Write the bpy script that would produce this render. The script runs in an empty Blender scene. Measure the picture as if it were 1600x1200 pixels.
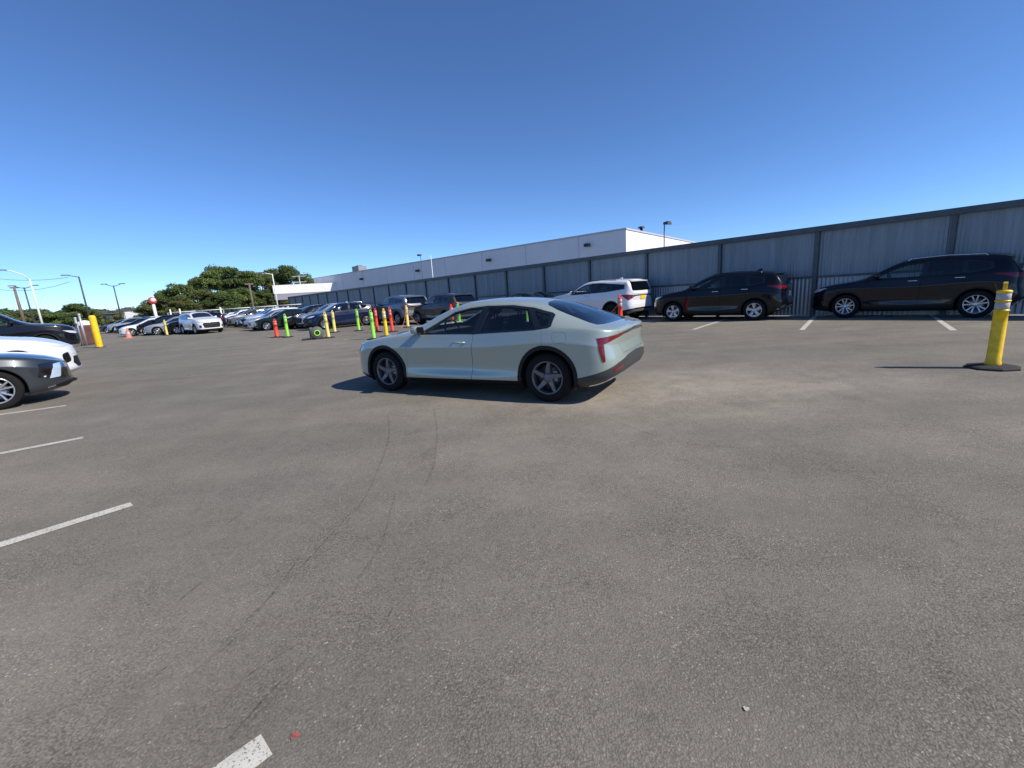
import bpy, bmesh, math, random
import numpy as np
from mathutils import Vector, Matrix, kdtree

# ------------------------------------------------------------------ camera, sky, sun, exposure
SC = bpy.context.scene
COL = SC.collection
rad = math.radians
FPX, PITCH, ROLL, HCAM = 680.0, rad(11.8), rad(3.78), 1.38      # focal length in 1600-px pixels
_F = np.array([0, math.cos(PITCH), -math.sin(PITCH)]); _R0 = np.array([1.0, 0, 0]); _U0 = np.cross(_R0, _F)
_R = math.cos(ROLL) * _R0 - math.sin(ROLL) * _U0
_U = math.cos(ROLL) * _U0 + math.sin(ROLL) * _R0
_C = np.array([0, 0, HCAM])
cd = bpy.data.cameras.new('camera'); cam = bpy.data.objects.new('camera', cd); COL.objects.link(cam)
cd.sensor_width = 36; cd.lens = FPX / 1600 * 36; cd.clip_start = 0.05; cd.clip_end = 3000
cam.matrix_world = Matrix([[_R[i], _U[i], -_F[i], _C[i]] for i in range(3)] + [[0, 0, 0, 1]])
SC.camera = cam
SUN_EL = rad(42.0); SUN_AZ = rad(113.5)                          # azimuth clockwise from +Y
sun_dir = Vector((math.sin(SUN_AZ) * math.cos(SUN_EL), math.cos(SUN_AZ) * math.cos(SUN_EL), math.sin(SUN_EL)))
W = bpy.data.worlds.new('World'); SC.world = W; W.use_nodes = True
wn = W.node_tree.nodes; wl = W.node_tree.links
sky = wn.new('ShaderNodeTexSky'); sky.sky_type = 'NISHITA'; sky.sun_disc = False
sky.sun_elevation = SUN_EL; sky.sun_rotation = SUN_AZ; sky.altitude = 0; sky.air_density = 0.66; sky.dust_density = 0.0; sky.ozone_density = 10.0
wl.new(sky.outputs[0], wn['Background'].inputs[0]); wn['Background'].inputs[1].default_value = 0.15
sd = bpy.data.lights.new('sun', 'SUN'); sd.energy = 5.0; sd.angle = rad(0.5); sd.color = (1, 0.93, 0.83)
so = bpy.data.objects.new('sun', sd); COL.objects.link(so); so.rotation_euler = sun_dir.to_track_quat('Z', 'Y').to_euler()
VS = SC.view_settings; VS.view_transform = 'Standard'; VS.look = 'None'; VS.exposure = 0.2; VS.gamma = 1; VS.use_curve_mapping = False

# pixel (1600x1200) -> direction / ground point
def ray(x, y): return _F * FPX + _R * (x - 800) + _U * (600 - y)
def G(x, y, z=0.0):
    d = ray(x, y); return _C + d * ((z - HCAM) / d[2])
def AT(px, D):
    d = ray(px, 454 - .066 * (px - 800)); d = d[:2] / np.linalg.norm(d[:2]); return np.array([d[0] * D, d[1] * D, 0.0])
def VZ(b, x, y):
    d = ray(x, y); t = (b[0] * d[0] + b[1] * d[1]) / (d[0] ** 2 + d[1] ** 2); return HCAM + t * d[2]

# ------------------------------------------------------------------ materials
MATS = {}
def pmat(name, col, rough=.5, metal=0, coat=0, spec=.5, var=0, vscale=3, bump=0, bscale=60, trans=None):
    if name in MATS: return MATS[name]
    m = bpy.data.materials.new(name); m.use_nodes = True; nt = m.node_tree; b = nt.nodes['Principled BSDF']
    b.inputs['Base Color'].default_value = (*col, 1); b.inputs['Roughness'].default_value = rough
    b.inputs['Metallic'].default_value = metal; b.inputs['Coat Weight'].default_value = coat
    b.inputs['Coat Roughness'].default_value = .03; b.inputs['Specular IOR Level'].default_value = spec
    if var or bump:
        tc = nt.nodes.new('ShaderNodeTexCoord')
        if var:
            n = nt.nodes.new('ShaderNodeTexNoise'); n.inputs['Scale'].default_value = vscale; n.inputs['Detail'].default_value = 6
            nt.links.new(tc.outputs['Object'], n.inputs['Vector'])
            r = nt.nodes.new('ShaderNodeValToRGB'); r.color_ramp.elements[0].position = .3; r.color_ramp.elements[1].position = .7
            r.color_ramp.elements[0].color = (*[c * (1 - var) for c in col], 1); r.color_ramp.elements[1].color = (*[min(1, c * (1 + var)) for c in col], 1)
            nt.links.new(n.outputs['Fac'], r.inputs[0]); nt.links.new(r.outputs[0], b.inputs['Base Color'])
        if bump:
            n2 = nt.nodes.new('ShaderNodeTexNoise'); n2.inputs['Scale'].default_value = bscale; n2.inputs['Detail'].default_value = 4
            nt.links.new(tc.outputs['Object'], n2.inputs['Vector'])
            bp = nt.nodes.new('ShaderNodeBump'); bp.inputs['Strength'].default_value = bump; bp.inputs['Distance'].default_value = .01
            nt.links.new(n2.outputs['Fac'], bp.inputs['Height']); nt.links.new(bp.outputs[0], b.inputs['Normal'])
    MATS[name] = m; return m
def paint(name, col, metal=.15, rough=.38, coat=1.0, spec=.5):
    m = pmat(name, col, rough, metal, coat, spec)
    nt = m.node_tree; b = nt.nodes['Principled BSDF']
    if nt.nodes.get('dust'): return m
    tc = nt.nodes.new('ShaderNodeTexCoord'); n = nt.nodes.new('ShaderNodeTexNoise'); n.name = 'dust'
    n.inputs['Scale'].default_value = 9; n.inputs['Detail'].default_value = 7
    nt.links.new(tc.outputs['Object'], n.inputs['Vector'])
    r = nt.nodes.new('ShaderNodeMapRange'); r.inputs[1].default_value = .35; r.inputs[2].default_value = .75
    r.inputs[3].default_value = .01; r.inputs[4].default_value = .06
    nt.links.new(n.outputs['Fac'], r.inputs[0]); nt.links.new(r.outputs[0], b.inputs['Coat Roughness'])
    return m
def glass(name, tint, refl=1.0):
    if name in MATS: return MATS[name]
    m = bpy.data.materials.new(name); m.use_nodes = True; nt = m.node_tree; nt.nodes.clear()
    o = nt.nodes.new('ShaderNodeOutputMaterial'); t = nt.nodes.new('ShaderNodeBsdfTransparent'); t.inputs[0].default_value = (*tint, 1)
    g = nt.nodes.new('ShaderNodeBsdfGlossy'); g.inputs['Roughness'].default_value = .015; g.inputs[0].default_value = (refl, refl, refl, 1)
    ge = nt.nodes.new('ShaderNodeNewGeometry'); dt = nt.nodes.new('ShaderNodeVectorMath'); dt.operation = 'DOT_PRODUCT'
    nt.links.new(ge.outputs['Normal'], dt.inputs[0]); nt.links.new(ge.outputs['Incoming'], dt.inputs[1])
    prev = dt.outputs['Value']                                   # Schlick reflectance of a thin pane, the same from both faces
    for op, v in (('ABSOLUTE', 0), ('SUBTRACT', 1), ('POWER', 5), ('MULTIPLY', .92), ('ADD', .07)):
        q = nt.nodes.new('ShaderNodeMath'); q.operation = op
        if op == 'SUBTRACT': q.inputs[0].default_value = v; nt.links.new(prev, q.inputs[1])
        else: nt.links.new(prev, q.inputs[0]); q.inputs[1].default_value = v
        f = q; prev = q.outputs[0]
    mx = nt.nodes.new('ShaderNodeMixShader')
    nt.links.new(f.outputs[0], mx.inputs[0]); nt.links.new(t.outputs[0], mx.inputs[1]); nt.links.new(g.outputs[0], mx.inputs[2]); nt.links.new(mx.outputs[0], o.inputs[0])
    MATS[name] = m; return m
M = dict(
 rubber=pmat('tyre_rubber', (.009, .009, .0095), .85, spec=.25, bump=.15, bscale=80),
 plastic=pmat('dark_plastic', (.010, .0105, .012), .6, spec=.3, bump=.1, bscale=300),
 bumper=pmat('bumper_plastic', (.04, .041, .043), .5, bump=.1, bscale=300),
 gloss=pmat('gloss_black', (.008, .008, .009), .12, coat=1),
 grey=pmat('grey_plastic', (.16, .16, .165), .5),
 gclear=glass('window_glass', (.84, .90, .87)), gdark=glass('tinted_glass', (.16, .18, .19)),
 gfar=pmat('dark_glass', (.012, .015, .018), .05, coat=1),
 red=pmat('red_lens', (.15, .002, .007), .2, coat=.6), lens=pmat('lamp_lens', (.55, .57, .60), .1, coat=1),
 drl=pmat('lamp_strip', (.42, .52, .62), .25, coat=1), chrome=pmat('chrome', (.75, .75, .76), .12, 1),
 rimb=pmat('bright_alloy', (.55, .56, .58), .3, .85), rimd=pmat('dark_alloy', (.17, .17, .185), .36, .6), rimk=pmat('black_alloy', (.02, .02, .022), .4, .3),
 cloth=pmat('seat_cloth', (.03, .03, .033), .9), lining=pmat('interior_lining', (.05, .05, .052), .9),
 yplate=pmat('yellow_plate', (.80, .52, .02), .5), wplate=pmat('white_plate', (.7, .7, .68), .5),
 steel=pmat('brake_steel', (.25, .25, .26), .4, .9),
)

# ------------------------------------------------------------------ helpers
def tag(o, label=None, cat=None, group=None, kind=None):
    for k, v in (('label', label), ('category', cat), ('group', group), ('kind', kind)):
        if v: o[k] = v
    return o
def link(name, data, parent=None, mat=None):
    o = bpy.data.objects.new(name, data); COL.objects.link(o)
    if parent is not None: o.parent = parent
    if mat is not None:
        if len(data.materials) == 0: data.materials.append(None)
        o.material_slots[0].link = 'OBJECT'; o.material_slots[0].material = mat
    return o
def empty(name, loc=(0, 0, 0), rz=0, label=None, cat=None, group=None):
    o = bpy.data.objects.new(name, None); COL.objects.link(o); o.location = loc; o.rotation_euler = (0, 0, rz); o.empty_display_size = .2
    return tag(o, label, cat, group)
class MB:
    """collects boxes, tubes and lathes into one mesh"""
    def __init__(s): s.v = []; s.f = []; s.sm = []
    def add(s, vs, fs, smooth=False):
        n = len(s.v); s.v += [tuple(map(float, q)) for q in vs]; s.f += [tuple(i + n for i in q) for q in fs]; s.sm += [smooth] * len(fs); return s
    def box(s, x0, x1, y0, y1, z0, z1, rz=0, c=(0, 0, 0), bev=0):
        if bev:
            a, b = bev, bev
            X = [x0, x0 + a, x1 - a, x1]; vs = []; fs = []
            ring = lambda z, k: [(x0 + k, y0 + b, z), (x0 + b, y0 + k, z), (x1 - b, y0 + k, z), (x1 - k, y0 + b, z), (x1 - k, y1 - b, z), (x1 - b, y1 - k, z), (x0 + b, y1 - k, z), (x0 + k, y1 - b, z)]
            L = [ring(z0, b * .8), ring(z0 + b, 0), ring(z1 - b, 0), ring(z1, b * .8)]
            for r in L: vs += r
            for i in range(3):
                for j in range(8): fs.append((i * 8 + j, i * 8 + (j + 1) % 8, i * 8 + 8 + (j + 1) % 8, i * 8 + 8 + j))
            fs.append(tuple(range(7, -1, -1))); fs.append(tuple(range(24, 32)))
        else:
            vs = [(x, y, z) for z in (z0, z1) for y in (y0, y1) for x in (x0, x1)]
            fs = [(0, 2, 3, 1), (4, 5, 7, 6), (0, 1, 5, 4), (2, 6, 7, 3), (0, 4, 6, 2), (1, 3, 7, 5)]
        cr, sr = math.cos(rz), math.sin(rz)
        vs = [(c[0] + x * cr - y * sr, c[1] + x * sr + y * cr, c[2] + z) for x, y, z in vs]
        return s.add(vs, fs)
    def tube(s, pts, r, n=8, cap=True):
        pts = [Vector(map(float, p)) for p in pts]; rr = r if isinstance(r, (list, tuple)) else [r] * len(pts); vs = []; fs = []
        up = Vector((0, 0, 1))
        for i, p in enumerate(pts):
            t = (pts[min(i + 1, len(pts) - 1)] - pts[max(i - 1, 0)]).normalized()
            a = t.cross(up if abs(t.z) < .95 else Vector((1, 0, 0))).normalized(); b = t.cross(a)
            for k in range(n):
                q = 2 * math.pi * k / n; vs.append(p + (a * math.cos(q) + b * math.sin(q)) * rr[i])
        for i in range(len(pts) - 1):
            for k in range(n): fs.append((i * n + k, i * n + (k + 1) % n, i * n + n + (k + 1) % n, i * n + n + k))
        if cap: fs.append(tuple(range(n - 1, -1, -1))); fs.append(tuple(range(len(vs) - n, len(vs))))
        return s.add(vs, fs, True)
    def lathe(s, prof, n=24, axis='z', c=(0, 0, 0), smooth=True):
        """prof: (r, h) pairs"""
        vs = []; fs = []
        for r, hh in prof:
            for k in range(n):
                q = 2 * math.pi * k / n; x, y = r * math.cos(q), r * math.sin(q)
                vs.append((c[0] + x, c[1] + y, c[2] + hh) if axis == 'z' else (c[0] + x, c[1] + hh, c[2] + y))
        for i in range(len(prof) - 1):
            for k in range(n): fs.append((i * n + k, i * n + (k + 1) % n, i * n + n + (k + 1) % n, i * n + n + k))
        return s.add(vs, fs, smooth)
    def prism(s, poly, z0, z1, f=lambda x, y, z: (x, y, z)):
        n = len(poly); vs = [f(x, y, z0) for x, y in poly] + [f(x, y, z1) for x, y in poly]
        fs = [tuple(range(n - 1, -1, -1)), tuple(range(n, 2 * n))] + [(i, (i + 1) % n, n + (i + 1) % n, n + i) for i in range(n)]
        return s.add(vs, fs)
    def mesh(s, name, fixn=True):
        me = bpy.data.meshes.new(name); me.from_pydata(s.v, [], s.f)
        for p, q in zip(me.polygons, s.sm): p.use_smooth = q
        if fixn:
            bm = bmesh.new(); bm.from_mesh(me); bmesh.ops.recalc_face_normals(bm, faces=bm.faces); bm.to_mesh(me); bm.free()
        return me
    def build(s, name, mat, parent=None):
        me = s.mesh(name); me.materials.append(mat); o = bpy.data.objects.new(name, me); COL.objects.link(o)
        if parent is not None: o.parent = parent
        return o
# ------------------------------------------------------------------ the car builder
# a body is a loft of feature lines (sill, door, shoulder, belt, roof rail, top) over x; windows, doors, lamps
# are cut out of the loft and become parts of their own.  x forward, y left, z up, origin on the ground mid wheelbase
def pchip(keys):
    xs = np.array([k[0] for k in keys], float); ys = np.array([k[1] for k in keys], float)
    h = np.diff(xs); d = np.diff(ys) / h; m = np.zeros_like(ys)
    for i in range(1, len(xs) - 1):
        if d[i - 1] * d[i] > 0:
            w1 = 2 * h[i] + h[i - 1]; w2 = h[i] + 2 * h[i - 1]; m[i] = (w1 + w2) / (w1 / d[i - 1] + w2 / d[i])
    m[0], m[-1] = d[0], d[-1]
    def f(x):
        x = min(max(x, xs[0]), xs[-1]); i = min(max(int(np.searchsorted(xs, x)) - 1, 0), len(xs) - 2)
        t = (x - xs[i]) / h[i]
        return ((1 + 2 * t) * (1 - t) ** 2 * ys[i] + t * (1 - t) ** 2 * h[i] * m[i] + t * t * (3 - 2 * t) * ys[i + 1] + t * t * (t - 1) * h[i] * m[i + 1])
    return f
def catmull(P, sub):
    P = [np.array(p, float) for p in P]; out = []
    n = len(P)
    for i in range(n - 1):
        p0 = P[max(i - 1, 0)]; p1 = P[i]; p2 = P[i + 1]; p3 = P[min(i + 2, n - 1)]
        a = max(np.linalg.norm(p1 - p0), 1e-4) ** .5; b = max(np.linalg.norm(p2 - p1), 1e-4) ** .5; c = max(np.linalg.norm(p3 - p2), 1e-4) ** .5
        m1 = (p2 - p1) if i == 0 else ((p1 - p0) / a - (p2 - p0) / (a + b) + (p2 - p1) / b) * b
        m2 = (p2 - p1) if i == n - 2 else ((p2 - p1) / b - (p3 - p1) / (b + c) + (p3 - p2) / c) * b
        for k in range(sub):
            t = k / sub
            out.append((2 * t ** 3 - 3 * t ** 2 + 1) * p1 + (t ** 3 - 2 * t ** 2 + t) * m1 + (-2 * t ** 3 + 3 * t ** 2) * p2 + (t ** 3 - t ** 2) * m2)
    out.append(P[-1]); return out
def body_grid(sp):
    L0, L1 = sp['L0'], sp['L1']; uF, nF = sp['front']; uR, nR = sp['rear']
    ln = {k: (pchip(v['y']) if 'y' in v else None, pchip(v['z'])) for k, v in sp['lines'].items()}
    q = sp.get('q', 1.0)
    us = list(uR + (L0 - uR) * np.sin(np.linspace(math.pi / 2, 0, int(22 * q)))) + list(np.linspace(uR, uF, int(44 * q)))[1:-1] + list(uF + (L1 - uF) * np.sin(np.linspace(0, math.pi / 2, int(22 * q))))
    rows = []
    for u in us:
        tF = max(0, (u - uF) / (L1 - uF)); tR = max(0, (uR - u) / (uR - L0))
        S = (1 - min(1, tF) ** nF) ** (1 / nF) * (1 - min(1, tR) ** nR) ** (1 / nR)
        p = {}
        for k, (fy, fz) in ln.items():
            dF, dR = sp['lines'][k].get('dx', (0, 0))
            p[k] = np.array([u + dF * tF ** 2.2 + dR * tR ** 2.2, (fy(u) * S if fy else 0.0), fz(u)])
        A, B, Cc, D, E, Gg, T = (p[k] for k in 'ABCDEGT')
        lp = lambda a, b, t: a + (b - a) * t
        U0 = np.array([A[0], 0, A[2] + .02])
        side = catmull([A, B, Cc, lp(D, Cc, .14), D, lp(D, E, .16), lp(E, D, .10)], 4)
        e2 = lp(E, Gg, .06); bul = np.array([0, sp.get('bulge', .012) * S, .004]);
        g1 = lp(Gg, E, .10); mid = lp(E, Gg, .5) + bul
        tm1 = np.array([lp(Gg, T, .12)[0], Gg[1] * .90, Gg[2] + (T[2] - Gg[2]) * .26]); tm2 = np.array([lp(Gg, T, .5)[0], Gg[1] * .52, Gg[2] + (T[2] - Gg[2]) * .80])
        up = catmull([lp(E, D, .10), e2, mid, g1, tm1, tm2, T], 4)
        rows.append([U0, lp(U0, A, .6)] + side + up[1:])
    return np.array(rows)
def inpoly(p, poly):
    x, y = p; c = False; n = len(poly); j = n - 1
    for i in range(n):
        xi, yi = poly[i]; xj, yj = poly[j]
        if (yi > y) != (yj > y) and x < (xj - xi) * (y - yi) / (yj - yi) + xi: c = not c
        j = i
    return c
PROJ = {'L': ((1, 0, 0), (0, 0, 1), (0, 1, 0)), 'F': ((0, 1, 0), (0, 0, 1), (1, 0, 0)), 'R': ((0, 1, 0), (0, 0, 1), (-1, 0, 0)), 'T': ((1, 0, 0), (0, 1, 0), (0, 0, 1)), 'B': ((1, 0, 0), (0, 1, 0), (0, 0, -1))}
def axes(pr):
    if isinstance(pr, str): return [Vector(v) for v in PROJ[pr]]
    a = rad(pr); return [Vector((-math.sin(a), math.cos(a), 0)), Vector((0, 0, 1)), Vector((math.cos(a), math.sin(a), 0))]
def cut(bm, lay, pr, poly, pid, thr=.08, only=None):
    e1, e2, n = axes(pr)
    if len(poly[0]) == 3: poly = [(Vector(p).dot(e1), Vector(p).dot(e2)) for p in poly]
    X0 = min(p[0] for p in poly); X1 = max(p[0] for p in poly); Y0 = min(p[1] for p in poly); Y1 = max(p[1] for p in poly)
    def bb(f):
        a = [v.co.dot(e1) for v in f.verts]; b = [v.co.dot(e2) for v in f.verts]; return min(a), max(a), min(b), max(b)
    cand = {}
    for f in bm.faces:
        if f.normal.dot(n) > thr and (only is None or f[lay] in only):
            q = bb(f)
            if q[1] >= X0 and q[0] <= X1 and q[3] >= Y0 and q[2] <= Y1: cand[f] = q
    for i in range(len(poly)):
        a, b = poly[i], poly[(i + 1) % len(poly)]
        x0, x1 = sorted((a[0], b[0])); y0, y1 = sorted((a[1], b[1])); d = (b[0] - a[0], b[1] - a[1])
        if d[0] ** 2 + d[1] ** 2 < 1e-10: continue
        no = e1 * (-d[1]) + e2 * d[0]; co = e1 * a[0] + e2 * a[1]
        sel = [f for f, q in cand.items() if f.is_valid and q[1] >= x0 - 1e-4 and q[0] <= x1 + 1e-4 and q[3] >= y0 - 1e-4 and q[2] <= y1 + 1e-4]
        if not sel: continue
        gs = set(sel)
        for f in sel: gs.update(f.edges); gs.update(f.verts)
        r = bmesh.ops.bisect_plane(bm, geom=list(gs), dist=1e-5, plane_co=co, plane_no=no.normalized())
        for g in r['geom']:
            if isinstance(g, bmesh.types.BMFace): cand[g] = bb(g)
    for f in cand:
        if f.is_valid and (only is None or f[lay] in only):
            c = f.calc_center_median()
            if inpoly((c.dot(e1), c.dot(e2)), poly): f[lay] = pid
def circ(cx, cz, r, a0=0, a1=360, n=36, zs=1):
    return [(cx + r * math.cos(rad(a0 + (a1 - a0) * i / n)), cz + zs * r * math.sin(rad(a0 + (a1 - a0) * i / n))) for i in range(n + (0 if a1 - a0 >= 360 else 1))]
def rounded(poly, k=.25):
    """cut the corners of a polygon (2D or 3D points) into short chamfers"""
    out = []; n = len(poly)
    for i in range(n):
        p = np.array(poly[i], float); a = np.array(poly[i - 1], float); b = np.array(poly[(i + 1) % n], float)
        da = min(k, .45 * np.linalg.norm(a - p)); db = min(k, .45 * np.linalg.norm(b - p))
        pa = p + (a - p) / max(np.linalg.norm(a - p), 1e-9) * da; pb = p + (b - p) / max(np.linalg.norm(b - p), 1e-9) * db
        for t in (0, .33, .67, 1): out.append(tuple((1 - t) ** 2 * pa + 2 * t * (1 - t) * p + t * t * pb))
    return out
class PartList(list): pass
def make_submesh(name, bm, lay, pid, kd, nrm, mirror, push=0, gap=0, rim=.018, flip=False):
    faces = [f for f in bm.faces if f[lay] == pid]
    if not faces: return None
    b = bmesh.new(); mp = {}
    sides = [1, -1] if mirror == 'both' else ([-1] if mirror == 'right' else [1])
    for s in sides:
        mp = {}
        for f in faces:
            vs = []
            for v in f.verts:
                if v not in mp: mp[v] = b.verts.new((v.co.x, v.co.y * s if abs(v.co.y) > 1e-3 else 0.0, v.co.z))
                vs.append(mp[v])
            try: b.faces.new(vs if s > 0 else vs[::-1])
            except ValueError: pass
    bmesh.ops.remove_doubles(b, verts=b.verts, dist=1e-4)
    def on(co):
        n = Vector((0, 0, 0)); s = -1 if co.y < 0 else 1
        for c, i, d in kd.find_n((co.x, abs(co.y), co.z), 4): n += Vector(nrm[i]) / (d + 1e-4)
        if abs(co.y) < 1e-4: n.y = 0
        n.y *= s; n.normalize(); return n
    if gap:
        r = bmesh.ops.inset_region(b, faces=list(b.faces), thickness=gap, use_boundary=True, use_even_offset=True)
        bmesh.ops.delete(b, geom=r['faces'], context='FACES')
    N = {v: on(v.co) for v in b.verts}
    if push:
        for v in b.verts: v.co += N[v] * push
    outer = set(b.faces); rimv = {}
    if rim:
        be = [e for e in b.edges if len(e.link_faces) == 1]
        for e in be:
            for v in e.verts:
                if v not in rimv: rimv[v] = b.verts.new(v.co - N[v] * rim)
        for e in be:
            f = e.link_faces[0]; l = [l for l in e.link_loops][0]; v0 = l.vert; v1 = l.link_loop_next.vert
            try: b.faces.new((v1, v0, rimv[v0], rimv[v1]))
            except ValueError: pass
    b.normal_update(); b.faces.index_update()
    ol = []
    for f in b.faces:
        f.smooth = True
        for l in f.loops:
            n = N[l.vert] if f in outer else f.normal
            ol.append((n.x, n.y, n.z))
    me = bpy.data.meshes.new(name); b.to_mesh(me); b.free()
    me.normals_split_custom_set(ol); me.materials.append(None)
    return me
# ---- wheels
def spoke_wheel(style, R=.325, rr=.228, w=.215):
    """returns meshes wheel (hub and brake), tyre, rim; outer face towards +y"""
    t = MB().lathe([(rr - .004, -w / 2 + .01), (rr + .03, -w / 2), (R - .03, -w / 2 + .002), (R - .008, -w / 2 + .022), (R, -w / 2 + .05), (R, -.004), (R - .008, -.002), (R - .008, .002), (R, .004), (R, w / 2 - .05), (R - .008, w / 2 - .022), (R - .03, w / 2 - .002), (rr + .035, w / 2), (rr + .012, w / 2 - .004), (rr - .004, w / 2 - .01)], 40, 'y')
    yo = w / 2 - .012
    r = MB().lathe([(rr - .006, yo - .17), (rr - .012, yo - .02), (rr + .004, yo - .002), (rr + .004, yo + .004), (rr - .008, yo + .005), (rr - .018, yo - .008), (rr - .018, yo - .05)], 40, 'y')
    def spoke(a, w0, w1, r0, r1, yi, y1, th, tw=0):
        ca, sa = math.cos(a), math.sin(a); vs = []
        for (rad_, ww, yy, off) in ((r0, w0, yi, 0), ((r0 + r1) / 2, (w0 + w1) / 2 * .92, (yi + y1) / 2 + .004, tw * .4), (r1, w1, y1, tw)):
            for sx, dy in ((-1, -th), (-.75, 0), (.75, 0), (1, -th)):
                s_ = sx * ww + off; vs.append((rad_ * ca - s_ * sa, yy + dy, rad_ * sa + s_ * ca))
        fs = []
        for k in (0, 4):
            for j in range(4): fs.append((k + j, k + (j + 1) % 4, k + 4 + (j + 1) % 4, k + 4 + j))
        r.add(vs, fs)
    hub = .062
    if style == 'five':
        for k in range(5):
            a = 2 * math.pi * k / 5 + .3; spoke(a, .042, .026, .05, rr - .008, yo - .022, yo - .006, .035, .03)
            r.add(*wedge(a + .18, .5, .055, .10, yo - .03, .03))
    elif style == 'split':
        for k in range(5):
            a = 2 * math.pi * k / 5 + .2
            for s_ in (-1, 1): spoke(a + s_ * .17, .014, .019, .05, rr - .008, yo - .025, yo - .006, .03, s_ * .02)
    elif style == 'blade':
        for k in range(5):
            a = 2 * math.pi * k / 5 + .1; spoke(a, .020, .052, .05, rr - .008, yo - .02, yo - .004, .02, .012)
            spoke(a + .42, .010, .020, .05, rr - .008, yo - .024, yo - .01, .02, -.02)
    else:
        for k in range(6):
            a = 2 * math.pi * k / 6; spoke(a, .022, .030, .05, rr - .008, yo - .02, yo - .006, .028, 0)
    r.lathe([(.0, yo - .012), (.03, yo - .012), (hub, yo - .018), (hub + .008, yo - .05)], 20, 'y')
    for k in range(5):
        a = 2 * math.pi * k / 5 + .5; r.lathe([(0, yo - .009), (.008, yo - .010), (.008, yo - .02)], 6, 'y', (.043 * math.cos(a), 0, .043 * math.sin(a)))
    hb = MB().lathe([(0, .02), (.155, .02), (.155, -.005), (.06, -.005), (.06, -.1), (0, -.1)], 28, 'y')
    hb.box(-.13, -.05, -.01, .045, -.06, .09, bev=.012)
    return hb.mesh('wheel'), t.mesh('tyre'), r.mesh('rim')
def wedge(a, span, r0, r1, y, th):
    pts = []
    for q in np.linspace(-span / 2, span / 2, 4): pts.append((r1 * math.cos(a + q), r1 * math.sin(a + q)))
    for q in np.linspace(span / 2, -span / 2, 4): pts.append((r0 * math.cos(a + q), r0 * math.sin(a + q)))
    n = len(pts); vs = [(x, y, z) for x, z in pts] + [(x, y - th, z) for x, z in pts]
    return vs, [tuple(range(n)), tuple(range(2 * n - 1, n - 1, -1))] + [(i, (i + 1) % n, n + (i + 1) % n, n + i) for i in range(n)]
WHEELS = {}
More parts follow.
